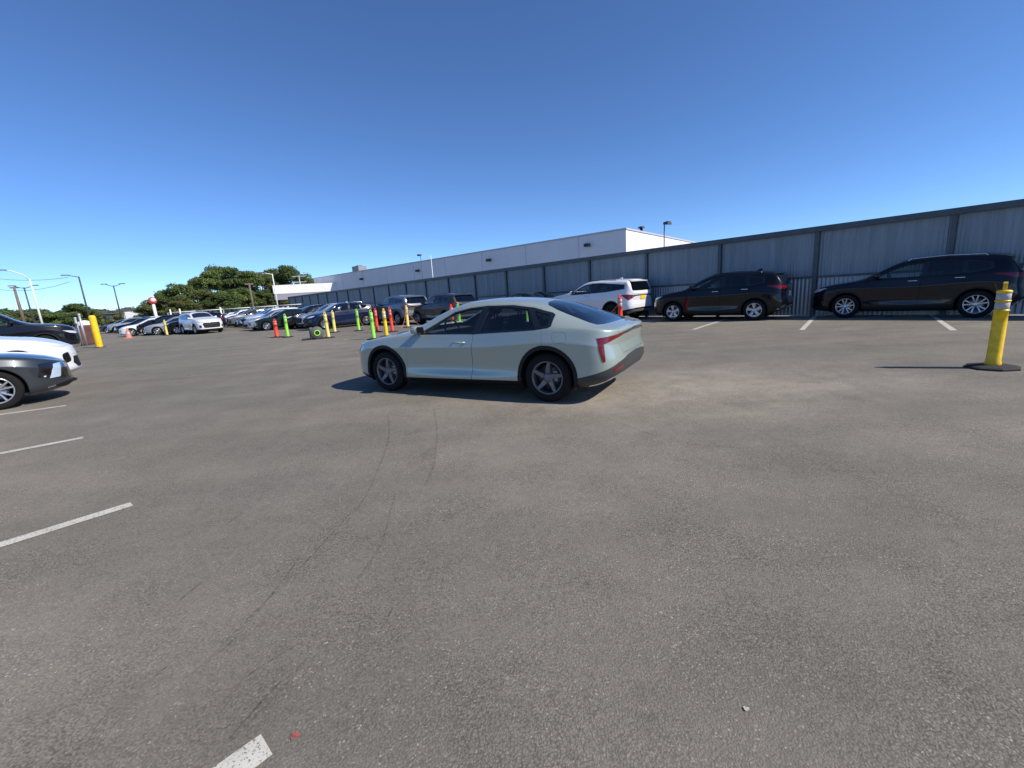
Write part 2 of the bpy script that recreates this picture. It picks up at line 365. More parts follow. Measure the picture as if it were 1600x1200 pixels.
def build_type(sp):
    """list of dicts: name, mesh, role, parent index or None, loc, rotz"""
    P = body_grid(sp); nu, nv = P.shape[:2]
    bm = bmesh.new(); V = [[bm.verts.new(P[i, j]) for j in range(nv)] for i in range(nu)]
    for i in range(nu - 1):
        for j in range(nv - 1):
            try: bm.faces.new((V[i][j], V[i][j + 1], V[i + 1][j + 1], V[i + 1][j]))
            except ValueError: pass
    bmesh.ops.remove_doubles(bm, verts=bm.verts, dist=1e-5)
    bmesh.ops.dissolve_degenerate(bm, dist=1e-6, edges=bm.edges)
    bm.normal_update()
    if sum(f.normal.z * f.calc_area() for f in bm.faces if f.calc_center_median().z > .8) < 0:
        bmesh.ops.reverse_faces(bm, faces=bm.faces); bm.normal_update()
    nrm = [v.normal.copy() for v in bm.verts]
    kd = kdtree.KDTree(len(nrm))
    for i, v in enumerate(bm.verts):
        if abs(v.co.y) < 1e-4: nrm[i].y = 0; nrm[i].normalize()
        kd.insert(v.co, i)
    kd.balance()
    lay = bm.faces.layers.int.new('part')
    wx = sp['wb'] / 2; ra = sp['arch']; wz = sp['R']
    cuts = list(sp['cuts']); pid = 0; reg = []
    for c in cuts:
        pid += 1; bm.normal_update()
        cut(bm, lay, c['p'], c['poly'], pid, c.get('thr', .08), None); reg.append((pid, c))
    for sx in (wx, -wx):
        bm.normal_update()
        if sp.get('trim'):
            pid += 1; cut(bm, lay, 'L', circ(sx, wz, ra + sp['trim']) , pid, .05); reg.append((pid, dict(name='arch_trim', role='plastic', side=1, push=.008, gap=.001)))
        cut(bm, lay, 'L', circ(sx, wz, ra), -1, .03)
        bm.normal_update(); cut(bm, lay, 'B', [(sx - ra, .50), (sx + ra, .50), (sx + ra, 1.2), (sx - ra, 1.2)], -1, .2)
    bm.normal_update()
    out = []; idx = {}
    def put(name, me, role, par=None, loc=(0, 0, 0), rz=0, key=None):
        if me is None: return None
        out.append(dict(name=name, mesh=me, role=role, par=par, loc=loc, rz=rz)); idx[key or name] = len(out) - 1; return len(out) - 1
    put('body', make_submesh('body', bm, lay, 0, kd, nrm, 'both'), 'paint')
    for pid, c in reg:
        kw = dict(push=c.get('push', 0), gap=c.get('gap', .004), rim=c.get('rim', .015))
        if c.get('side'):
            for s, key in (('left', 'l'), ('right', 'r')):
                put(c['name'], make_submesh(c['name'], bm, lay, pid, kd, nrm, s, **kw), c['role'], idx.get(c.get('par', '') + key) if c.get('par') else None, key=c.get('key', c['name']) + key)
        else:
            put(c['name'], make_submesh(c['name'], bm, lay, pid, kd, nrm, 'both', **kw), c['role'], idx.get(c['par']) if c.get('par') else None, key=c.get('key', c['name']))
    if sp.get('cabin'):
        x0, x1, zb, zf = sp['cabin']; gl = {p for p, c in reg if c['role'] in ('gclear', 'gdark', 'gfar', 'gside')}
        for f in bm.faces:
            c = f.calc_center_median()
            if f[lay] >= 0 and f[lay] not in gl and x0 - .05 < c.x < x1 and c.z > zf and c.y > -.1 and not (c.z < zb - .1 and abs(abs(c.x) - wx) < ra + .05): f[lay] = 900
        put('interior_lining', make_submesh('interior_lining', bm, lay, 900, kd, nrm, 'both', push=-.028, rim=0), 'lining')
    # wheel wells
    for sx in (wx, -wx):
        for s in (1, -1):
            mb = MB(); n = 18; vs = []; fs = []
            for k in range(n + 1):
                a = rad(-25 + 230 * k / n); x, z = sx + (ra + .012) * math.cos(a), wz + (ra + .012) * math.sin(a)
                vs += [(x, s * (sp['hw'] - .05), z), (x, s * .48, z), (sx, s * .48, wz)]
            for k in range(n): fs += [(3 * k, 3 * k + 3, 3 * k + 4, 3 * k + 1), (3 * k + 1, 3 * k + 4, 3 * k + 5, 3 * k + 2)]
            mb.add(vs, fs, True); put('wheel_well', mb.mesh('wheel_well', False), 'plastic')
    # wheels
    st = sp['wheel']; key = (st, wz)
    if key not in WHEELS: WHEELS[key] = spoke_wheel(st, wz, wz * .665, .215)
    hub, ty, rm = WHEELS[key]
    for sx in (wx, -wx):
        for s in (1, -1):
            w = put('wheel', hub, 'steel', None, (sx, s * (sp['hw'] - .125), wz), 0 if s > 0 else math.pi)
            put('tyre', ty, 'rubber', w); put('rim', rm, 'rim', w)
    # cabin
    if sp.get('cabin'):
        x0, x1, zb, zf = sp['cabin']      # rear, front of cabin, belt, floor
        seat = MB(); seat.box(-.26, .26, -.25, .25, 0, .16, bev=.05)
        seat.add([(x, y, z) for x, y, z in [(-.34, -.23, .12), (-.34, .23, .12), (-.20, .24, .12), (-.20, -.24, .12), (-.50, -.19, .62), (-.50, .19, .62), (-.41, .20, .62), (-.41, -.20, .62)]], [(0, 1, 2, 3), (4, 7, 6, 5), (0, 4, 5, 1), (1, 5, 6, 2), (2, 6, 7, 3), (3, 7, 4, 0)])
        sm = seat.mesh('seat'); hr = MB(); hr.box(-.53, -.42, -.13, .13, .68, .86, bev=.04); hr.box(-.49, -.47, -.05, -.035, .58, .70); hr.box(-.49, -.47, .035, .05, .58, .70); hm = hr.mesh('headrest')
        zs = zf + .16
        for y in (.36, -.36):
            k = put('seat', sm, 'cloth', None, (.12, y, zs)); put('headrest', hm, 'cloth', k)
        bs = MB(); bs.box(-1.05, -.58, -.62, .62, zs, zs + .15, bev=.05); bs.add([(-1.1, -.60, zs + .1), (-1.1, .60, zs + .1), (-.95, .60, zs + .1), (-.95, -.60, zs + .1), (-1.28, -.54, zs + .60), (-1.28, .54, zs + .60), (-1.20, .54, zs + .60), (-1.20, -.54, zs + .60)], [(0, 1, 2, 3), (4, 7, 6, 5), (0, 4, 5, 1), (1, 5, 6, 2), (2, 6, 7, 3), (3, 7, 4, 0)])
        k = put('rear_seat', bs.mesh('rear_seat'), 'cloth')
        for y in (.34, -.34): put('headrest', hm, 'cloth', k, (-.66, y, zs - sp.get('hr', .06)))
        da = MB(); da.box(x1 - .50, x1 - .02, -.66, .66, zb - .32, zb - .03, bev=.06); put('dashboard', da.mesh('dashboard'), 'cloth')
        sw = MB(); pts = [(.0 + .06 * math.cos(a) * 0 + .05 * math.sin(a), .18 * math.cos(a), .18 * math.sin(a)) for a in np.linspace(0, 2 * math.pi, 25)]
        sw.tube(pts, .014, 6, False); sw.box(-.02, .02, -.16, .16, -.03, .03, bev=.01)
        put('steering_wheel', sw.mesh('steering_wheel'), 'cloth', None, (x1 - .60, .36, zb - .03))
    # exterior small parts
    for s, key in ((1, 'l'), (-1, 'r')):
        mx, my, mz = sp['mirror']
        mb = MB(); vs = []; fs = []
        secs = [(0, .03, .03, -.02), (.05, .065, .05, -.01), (.11, .085, .07, 0), (.18, .08, .065, .004), (.215, .05, .045, .006)]
        for yy, dx, dz, oz in [(a_ * .92, b_ * .95, c_ * .85, d_) for a_, b_, c_, d_ in secs]:
            for a in np.linspace(0, 2 * math.pi, 12, False):
                ca, sa = math.cos(a), math.sin(a)
                vs.append((mx + dx * abs(ca) ** .6 * (1 if ca > 0 else -1) - .03 * yy, s * (my + yy), mz + oz + dz * abs(sa) ** .7 * (1 if sa > 0 else -1)))
        for i in range(4):
            for j in range(12): fs.append((i * 12 + j, i * 12 + (j + 1) % 12, i * 12 + 12 + (j + 1) % 12, i * 12 + 12 + j))
        fs.append(tuple(range(48, 60))); mb.add(vs, fs, True)
        mi = put('mirror', mb.mesh('mirror'), 'mirror', idx.get('fdoor' + key))
        mg = MB(); mg.prism([(my + .045, mz - .038), (my + .18, mz - .045), (my + .19, mz + .03), (my + .17, mz + .05), (my + .06, mz + .038)], mx - .088, mx - .07, lambda yy, zz, xx: (xx, s * yy, zz))
        out.append(dict(name='mirror_glass', mesh=mg.mesh('mirror_glass'), role='gloss', par=idx.get('fdoor' + key), loc=(0, 0, 0), rz=0))
        for hk, hx, hz in sp.get('handles', []):
            hb = MB(); e1 = []
            yb = sp['hw'] - sp.get('handle_in', .022)
            hb.tube([(hx - .10, s * (yb - .012), hz), (hx - .085, s * (yb + .024), hz), (hx, s * (yb + .032), hz + .002), (hx + .085, s * (yb + .024), hz + .002), (hx + .10, s * (yb - .012), hz)], [.012, .014, .014, .014, .012], 8)
            put('handle', hb.mesh('handle'), sp.get('handle_role', 'paint'), idx.get(hk + key))
    for nm, role, fn in sp.get('extra', []):
        mb = MB(); fn(mb); put(nm, mb.mesh(nm), role)
    bm.free()
    return out
TYPES = {}
def car(name, typ, palette, origin, heading, label, cat='car', group=None):
    if typ not in TYPES: TYPES[typ] = build_type(SPECS[typ]())
    root = empty(name, (origin[0], origin[1], 0), rad(heading), label, cat, group)
    objs = []
    for d in TYPES[typ]:
        o = bpy.data.objects.new(d['name'], d['mesh']); COL.objects.link(o)
        o.parent = root if d['par'] is None else objs[d['par']]
        o.location = d['loc']; o.rotation_euler = (0, 0, d['rz'])
        role = palette.get(d['role'], d['role']); mat = M[role] if isinstance(role, str) else role
        if len(d['mesh'].materials) == 0: d['mesh'].materials.append(None)
        o.material_slots[0].link = 'OBJECT'; o.material_slots[0].material = mat
        objs.append(o)
    return root
def by_wheels(fpx, rpx, near='left', hw=.9):
    """origin and heading from the ground pixels of the near side's two wheels"""
    a, b = G(*fpx), G(*rpx); d = (a - b)[:2]; d /= np.linalg.norm(d); n = np.array([-d[1], d[0]]) * (1 if near == 'left' else -1)
    return (a + b)[:2] / 2 - n * hw, math.degrees(math.atan2(d[1], d[0]))
# ------------------------------------------------------------------ body types
def plate(mb, x, z, w=.155, h=.078, y=0): mb.box(x - .006, x + .006, y - w, y + w, z - h, z + h)
def fin(x, z):
    def f(mb): mb.add([(x - .12, -.02, z - .01), (x + .10, -.012, z - .01), (x + .10, .012, z - .01), (x - .12, .02, z - .01), (x - .12, -.006, z + .06), (x - .12, .006, z + .06), (x - .07, 0, z + .06)], [(0, 1, 2, 3), (0, 3, 5, 4), (0, 4, 6, 1), (2, 6, 5, 3), (4, 5, 6), (1, 6, 2)])
    return f
def shift_rear(sh, d):
    for v in d.values():
        for k in ('y', 'z'):
            if k in v: v[k] = [(sh(x), q) for x, q in v[k]]
    return d
def spec_fastback():
    sh = lambda x: x + .10 * min(1, max(0, (-1.75 - x) / .5))        # tail pulled in
    W = ('T', [(.98, -.01), (.96, .35), (.90, .58), (.82, .615), (.55, .58), (.36, .545), (.25, .49), (.18, .25), (.16, -.01)])
    c = []
    def a(name, p, poly, role, **k): c.append(dict(name=name, p=p, poly=poly if p in ('R', 'F') else [(sh(q[0]), *q[1:]) for q in poly], role=role, **k))
    a('door', 'L', [(.93, .25), (.90, .70), (.81, .83), (.74, .868), (.50, .985), (.13, 1.178), (-.12, 1.222), (-.385, 1.240), (-.29, .88), (-.225, .25)], 'paint', side=1, key='fdoor', gap=.0035)
    a('door', 'L', [(-.225, .25), (-.29, .88), (-.385, 1.240), (-.8, 1.232), (-1.1, 1.188), (-1.20, 1.165), (-1.30, .94), (-1.325, .72), (-1.22, .62), (-1.0, .48), (-.96, .25)], 'paint', side=1, key='rdoor', gap=.0035)
    a('window_trim', 'L', [(.71, .874), (.50, .972), (.13, 1.165), (-.12, 1.210), (-.4, 1.229), (-.8, 1.220), (-1.1, 1.176), (-1.37, 1.105), (-1.415, 1.08), (-1.425, .95), (-1.39, .93), (-1.2, .912), (-.3, .873)], 'gloss', side=1, push=.002, gap=.001)
    a('window', 'L', [(.58, .890), (.50, .945), (.14, 1.143), (-.1, 1.187), (-.34, 1.205), (-.27, .892)], 'gclear', side=1, par='fdoor', push=-.004, gap=.001, key='fwin')
    a('window', 'L', [(-.36, .897), (-.445, 1.205), (-.75, 1.197), (-1.04, 1.155), (-1.21, .930)], 'gclear', side=1, par='rdoor', push=-.004, gap=.001, key='rwin')
    a('quarter_window', 'L', rounded([(-1.12, 1.140), (-1.36, 1.078), (-1.38, .962), (-1.28, .95)], .04), 'gclear', side=1, push=-.004, gap=.001)
    a('sill_trim', 'L', [(-.97, .1), (-.97, .262), (.95, .242), (.95, .1)], 'plastic', side=1, push=.004, gap=.001)
    a('fuel_flap', 'L', rounded([(-1.44, .885), (-1.62, .885), (-1.655, .76), (-1.47, .745)], .05), 'paint', side=1, gap=.003)
    a('windshield', W[0], W[1], 'gclear', push=-.004, gap=.002, thr=.1)
    a('rear_window', 'T', [(-1.13, -.01), (-1.16, .30), (-1.24, .48), (-1.40, .555), (-1.86, .63), (-1.98, .62), (-2.04, .50), (-2.07, .3), (-2.08, -.01)], 'gdark', push=-.003, gap=.002, thr=.1)
    a('hood', 'T', [(1.05, -.01), (1.02, .40), (.95, .665), (1.25, .70), (1.7, .67), (2.0, .54), (2.09, .35), (2.13, -.01)], 'paint', gap=.003, thr=.3)
    a('trunk_lid', 'R', [(-.01, .92), (.60, .905), (.60, .85), (.56, .70), (.50, .585), (-.01, .575)], 'paint', gap=.003, thr=.25)
    a('taillight', 140, [(-2.06, .865, .80), (-2.075, .865, .79), (-2.085, .865, .66), (-2.125, .85, .53), (-2.15, .835, .515), (-2.165, .825, .53), (-2.155, .83, .725), (-2.25, .69, .77), (-2.32, .42, .815), (-2.32, .42, .838), (-2.2, .76, .812)], 'red', side=1, push=.006, gap=.001)
    a('tail_band', 'R', [(-.01, .820), (.44, .808), (.44, .834), (-.01, .855)], 'gloss', push=.004, gap=.001, thr=.2)
    a('rear_bumper_trim', 140, [(-1.62, .9, .1), (-1.66, .9, .30), (-1.80, .9, .335), (-2.05, .84, .40), (-2.25, .62, .49), (-2.33, .35, .545), (-2.345, -.02, .56), (-2.345, -.02, .1)], 'bumper', push=.004, gap=.001)
    a('skid_strip', 140, [(-1.95, .85, .235), (-2.1, .8, .27), (-2.28, .5, .345), (-2.32, -.02, .36), (-2.32, -.02, .325), (-2.28, .5, .315), (-2.1, .8, .245), (-1.96, .85, .22)], 'chrome', push=.008, gap=.001)
    a('reflector', 140, rounded([(-2.20, .70, .43), (-2.28, .52, .46), (-2.28, .52, .41), (-2.2, .70, .385)], .02), 'red', side=1, push=.008, gap=.001)
    a('front_lip', 35, [(1.68, .9, .1), (1.70, .9, .23), (2.0, .8, .26), (2.2, .45, .27), (2.24, -.02, .27), (2.24, -.02, .1)], 'plastic', push=.004, gap=.001)
    a('headlight', 45, [(1.88, .86, .735), (2.04, .80, .735), (2.18, .55, .700), (2.19, .45, .665), (2.17, .6, .62), (2.10, .75, .55), (2.06, .80, .60), (1.98, .84, .69)], 'gloss', side=1, push=.003, gap=.001)
    a('grille', 'F', [(-.01, .50), (.55, .50), (.62, .40), (.45, .30), (-.01, .30)], 'plastic', push=-.01, gap=.002, thr=.3)
    return dict(L0=-2.24, L1=2.24, front=(1.50, 3.1), rear=(-1.70, 4.2), wb=2.72, R=.315, arch=.362, trim=.048, hw=.92, wheel='five', cuts=c,
        cabin=(-1.5, 1.02, .90, .26), mirror=(.66, .80, .945), handles=[('fdoor', -.06, .762)], handle_in=.026, q=1.25,
        hr=.20, extra=[],
        lines=shift_rear(sh, dict(
        T=dict(z=[(-2.34, .905), (-2.2, .925), (-2.05, .945), (-1.6, 1.105), (-1.2, 1.235), (-.8, 1.297), (-.35, 1.322), (0, 1.310), (.35, 1.24), (.7, 1.09), (1.02, .942), (1.15, .912), (1.6, .862), (2.0, .79), (2.24, .715)], dx=(-.09, .045)),
        G=dict(z=[(-2.34, .885), (-2.05, .922), (-1.6, 1.045), (-1.4, 1.115), (-1.2, 1.172), (-.8, 1.240), (-.35, 1.262), (0, 1.242), (.35, 1.145), (.75, .982), (.97, .905), (1.2, .875), (1.7, .815), (2.24, .695)],
               y=[(-2.34, .72), (-2.0, .69), (-1.5, .615), (-.8, .60), (0, .605), (.4, .635), (.8, .70), (.97, .72), (1.3, .665), (2, .56), (2.24, .52)], dx=(-.07, .035)),
        E=dict(z=[(-2.34, .852), (-2.05, .90), (-1.4, .935), (-.3, .892), (.55, .872), (.9, .862), (1.3, .835), (2.0, .735), (2.24, .66)],
               y=[(-2.34, .84), (-1.9, .855), (-1.3, .868), (0, .858), (.9, .845), (1.4, .855), (2.0, .82), (2.24, .80)], dx=(-.02, .015)),
        D=dict(z=[(-2.34, .70), (-1.4, .765), (-.3, .70), (1.0, .69), (1.6, .68), (2.24, .54)], y=[(-2.34, .895), (-1.4, .925), (0, .912), (1.4, .918), (2.24, .885)], dx=(.01, .05)),
        C=dict(z=[(-2.34, .52), (-1.9, .46), (0, .40), (1.6, .42), (2.24, .37)], y=[(-2.34, .90), (-1.4, .905), (0, .868), (1.4, .90), (2.24, .89)], dx=(.03, 0)),
        B=dict(z=[(-2.34, .37), (-1.8, .28), (0, .26), (1.7, .25), (2.24, .27)], y=[(-2.34, .88), (-1.4, .905), (0, .905), (1.4, .90), (2.24, .87)], dx=(.02, .03)),
        A=dict(z=[(-2.34, .30), (-1.8, .20), (0, .18), (1.7, .17), (2.24, .21)], y=[(-2.34, .80), (0, .83), (2.24, .80)], dx=(-.05, .10)))))
def suv(wb, L0, L1, zr, R, arch, wheel, hood=0.0, box=0.0, style='a', q=.8, hw=.91, trim=.045, glassr='gdark'):
    """crossover body; hood lifts the bonnet, box (0..1) squares the tail"""
    f = wb / 2; c = []; kb = 1 - .42 * box
    def a(name, p, poly, role, **k): c.append(dict(name=name, p=p, poly=poly, role=role, **k))
    s = zr / 1.62; zb = 1.09 * s; H = hood
    xr = L0 + .47 - .16 * box                                     # rear end of the roof
    tops = dict(
      T=[(L0, .98 + .05 * box), (L0 + .07 * kb, 1.10), (L0 + .22 * kb, 1.30), (L0 + .36 * kb, 1.475), (xr, 1.555), (-1.2, 1.60), (-.4, 1.62), (.05, 1.59), (.40, 1.485), (.80, 1.26), (1.06, 1.125 + H), (1.2, 1.085 + H), (f + .3, 1.03 + H), (L1 - .2, .93 + H), (L1, .82 + H)],
      G=[(L0, .96 + .05 * box), (L0 + .07 * kb, 1.075), (L0 + .22 * kb, 1.265), (L0 + .36 * kb, 1.42), (xr, 1.475), (-1.2, 1.52), (-.4, 1.545), (.05, 1.50), (.40, 1.38), (.80, 1.175), (1.04, 1.07 + H), (1.2, 1.035 + H), (f + .3, .98 + H), (L1, .79 + H)],
      E=[(L0, .93), (L0 + .15, 1.06), (L0 + .45, 1.125), (-1, 1.105), (0, 1.075), (.9, 1.055 + H), (f, 1.01 + H), (L1 - .2, .87 + H), (L1, .74 + H)],
      D=[(L0, .78), (-f, .90), (0, .84), (f, .86 + H * .6), (L1, .62 + H * .5)])
    for k in ('T', 'G'): tops[k] = [(x, z * s) for x, z in tops[k]]
    for k in ('E', 'D'): tops[k] = [(x, z * s) for x, z in tops[k]]
    d1 = (1.06 * s)
    a('door', 'L', [(f - .42, .30), (f - .44, .8 * s), (.86, 1.03 * s), (.80, 1.07 * s), (.68, 1.18 * s), (.40, 1.335 * s), (.05, 1.455 * s), (-.34, 1.50 * s), (-.27, 1.07 * s), (-.24, .30)], 'paint', side=1, key='fdoor')
    a('door', 'L', [(-.24, .30), (-.27, 1.07 * s), (-.34, 1.50 * s), (-.8, 1.495 * s), (-1.05, 1.47 * s), (-1.12, 1.10 * s), (-1.10, .85 * s), (-f + .42, .62), (-f + .42, .30)], 'paint', side=1, key='rdoor')
    tail = -1.55 if style != 'b' else xr + .02
    a('window_trim', 'L', [(.76, 1.075 * s), (.68, 1.155 * s), (.40, 1.315 * s), (.05, 1.437 * s), (-.34, 1.482 * s), (-.8, 1.477 * s), (-1.15, 1.44 * s), (tail, 1.36 * s), (tail - .02, 1.20 * s), (-1.2, 1.125 * s), (0, 1.085 * s)], 'gloss', side=1, push=.002, gap=.001)
    a('window', 'L', [(.66, 1.10 * s), (.62, 1.165 * s), (.38, 1.295 * s), (.05, 1.412 * s), (-.29, 1.455 * s), (-.245, 1.105 * s)], 'gclear', side=1, par='fdoor', push=-.004, gap=.001, key='fwin')
    a('window', 'L', [(-.35, 1.11 * s), (-.40, 1.455 * s), (-.8, 1.45 * s), (-1.0, 1.43 * s), (-1.05, 1.135 * s)], glassr, side=1, par='rdoor', push=-.004, gap=.001, key='rwin')
    a('quarter_window', 'L', rounded([(-1.10, 1.41 * s), (tail + .06, 1.345 * s), (tail + .04, 1.225 * s), (-1.14, 1.16 * s)], .04), glassr, side=1, push=-.004, gap=.001)
    a('windshield', 'T', [(1.03, -.01), (1.01, .35), (.94, .62), (.85, .655), (.55, .63), (.38, .60), (.28, .54), (.22, .25), (.20, -.01)], 'gclear', push=-.004, gap=.002, thr=.1)
    a('rear_window', 'R', rounded([(-.6, 1.485 * s), (.50, 1.47 * s), (.585, 1.44 * s), (.66, 1.16 * s), (.62, 1.12 * s), (-.6, 1.105 * s)], .03), 'gdark', push=-.003, gap=.002, thr=.2)
    a('hood', 'T', [(1.10, -.01), (1.07, .40), (1.0, .68), (f, .71), (L1 - .3, .62), (L1 - .16, .42), (L1 - .11, -.01)], 'paint', gap=.003, thr=.35)
    a('tailgate', 'R', [(-.01, 1.10 * s), (.62, 1.11 * s), (.69, 1.02 * s), (.66, .74 * s), (.60, .62), (-.01, .61)], 'paint', gap=.003, thr=.2)
    if style == 'b':   # wide dark lamps
        a('taillight', 150, [(L0 + .50, .86, 1.02), (L0 + .20, .80, 1.03), (L0 + .05, .60, 1.00), (L0 + .04, .46, .98), (L0 + .05, .55, .93), (L0 + .1, .70, .86), (L0 + .20, .80, .80), (L0 + .30, .84, .88)], 'red', side=1, push=.006, gap=.001)
        a('tail_band', 'R', [(-.01, .965), (.50, .955), (.62, .945), (.62, .985), (.5, .995), (-.01, 1.0)], 'gloss', push=.005, gap=.001, thr=.2)
    else:
        a('taillight', 150, [(L0 + .56, .86, 1.075), (L0 + .50, .86, 1.10), (L0 + .22, .80, 1.09), (L0 + .06, .55, 1.06), (L0 + .05, .50, 1.0), (L0 + .08, .62, .965), (L0 + .22, .80, .97), (L0 + .40, .84, 1.03)], 'red', side=1, push=.006, gap=.001)
    a('sill_trim', 'L', [(-f + .4, .1), (-f + .4, .36), (f - .4, .34), (f - .4, .1)], 'trim', side=1, push=.004, gap=.001)
    a('rear_bumper_trim', 150, [(-f - .36, .9, .1), (-f - .38, .9, .40), (L0 + .25, .80, .46), (L0 + .05, .5, .50), (L0, -.02, .51), (L0, -.02, .1)], 'trim', push=.004, gap=.001)
    a('skid_plate', 150, [(L0 + .30, .80, .36), (L0 + .1, .62, .43), (L0 + .02, .35, .44), (L0, -.02, .44), (L0, -.02, .34), (L0 + .05, .45, .33), (L0 + .25, .75, .30)], 'skid', push=.010, gap=.001)
    a('front_lip', 35, [(f + .34, .9, .1), (f + .36, .9, .36), (L1 - .2, .75, .36), (L1, .4, .36), (L1, -.02, .36), (L1, -.02, .1)], 'trim', push=.004, gap=.001)
    a('headlight', 42, [(L1 - .50, .84, .90 + H), (L1 - .25, .76, .88 + H), (L1 - .06, .50, .84 + H), (L1 - .04, .45, .78 + H), (L1 - .12, .62, .76 + H), (L1 - .28, .78, .80 + H)], 'lens', side=1, push=.004, gap=.001)
    a('fog_lamp', 38, rounded([(L1 - .24, .78, .66), (L1 - .12, .66, .66), (L1 - .10, .64, .48), (L1 - .22, .77, .46)], .03), 'gloss', side=1, push=.003, gap=.001)
    a('grille', 'F', rounded([(-.6, .78 + H), (.50, .77 + H), (.60, .66 + H), (.52, .44), (-.6, .42)], .04), 'plastic', push=-.008, gap=.002, thr=.3)
    rails = lambda y: (lambda mb: mb.tube([(-1.45, y, 1.50 * s), (-1.38, y * .985, 1.565 * s), (-.7, y * .98, 1.60 * s), (.0, y * .98, 1.575 * s), (.08, y, 1.52 * s)], .014, 6))
    return dict(L0=L0, L1=L1, front=(f + .12 + .1 * box, 2.6 + .8 * box), rear=(-f - .30, 3.6 + box), wb=wb, R=R, arch=arch, trim=trim, hw=hw, wheel=wheel, cuts=c, q=q, bulge=.008,
        cabin=(xr, 1.06, zb, .36), mirror=(.66, .80, 1.175 * s), handles=[('fdoor', -.10, .99 * s), ('rdoor', -1.0, 1.02 * s)], handle_in=.045, handle_role='handle',
        extra=[('antenna_fin', 'paint', fin(-1.2, 1.60 * s)), ('license_plate', 'plate', lambda mb: plate(mb, L0 - .004 + .02, .86 * s if style == 'b' else .80)), ('roof_rail', 'rail', rails(.585)), ('roof_rail', 'rail', rails(-.585)),
               ('spoiler', 'paint', lambda mb: mb.prism([(xr + .10, 0.0), (xr - .02, .0), (xr - .17, -.035), (xr - .17, -.055), (xr - .02, -.05), (xr + .08, -.04)], -.58, .58, lambda x, z, y: (x, y, 1.565 * s + z - .05 * (y / .58) ** 2)))],
        lines=dict(
        T=dict(z=tops['T'], dx=(-.06, .0)),
        G=dict(z=tops['G'], y=[(L0, .74 + .06 * box), (L0 + .25, .69 + .06 * box), (xr + .04, .64 + .06 * box), (-.4, .65 + .03 * box), (.3, .67), (.85, .73), (1.06, .745), (1.5, .67), (L1, .56)], dx=(-.05, .0)),
        E=dict(z=tops['E'], y=[(L0, .83), (-f, .86), (0, .855), (f, .85), (L1, .80)], dx=(-.02, .02)),
        D=dict(z=tops['D'], y=[(L0, .88), (-f, .915), (0, .90), (f, .905), (L1, .87)], dx=(.01, .03)),
        C=dict(z=[(L0, .52), (-f, .55), (0, .5), (f, .52), (L1, .46)], y=[(L0, .89), (-f, .905), (0, .878), (f, .90), (L1, .88)], dx=(.02, -.02)),
        B=dict(z=[(L0, .38), (-f, .29), (f, .28), (L1, .31)], y=[(L0, .86), (-f, .89), (0, .89), (f, .885), (L1, .85)], dx=(.0, .02)),
        A=dict(z=[(L0, .31), (-f, .20), (f, .19), (L1, .24)], y=[(L0, .78), (0, .82), (L1, .78)], dx=(-.06, .09))))
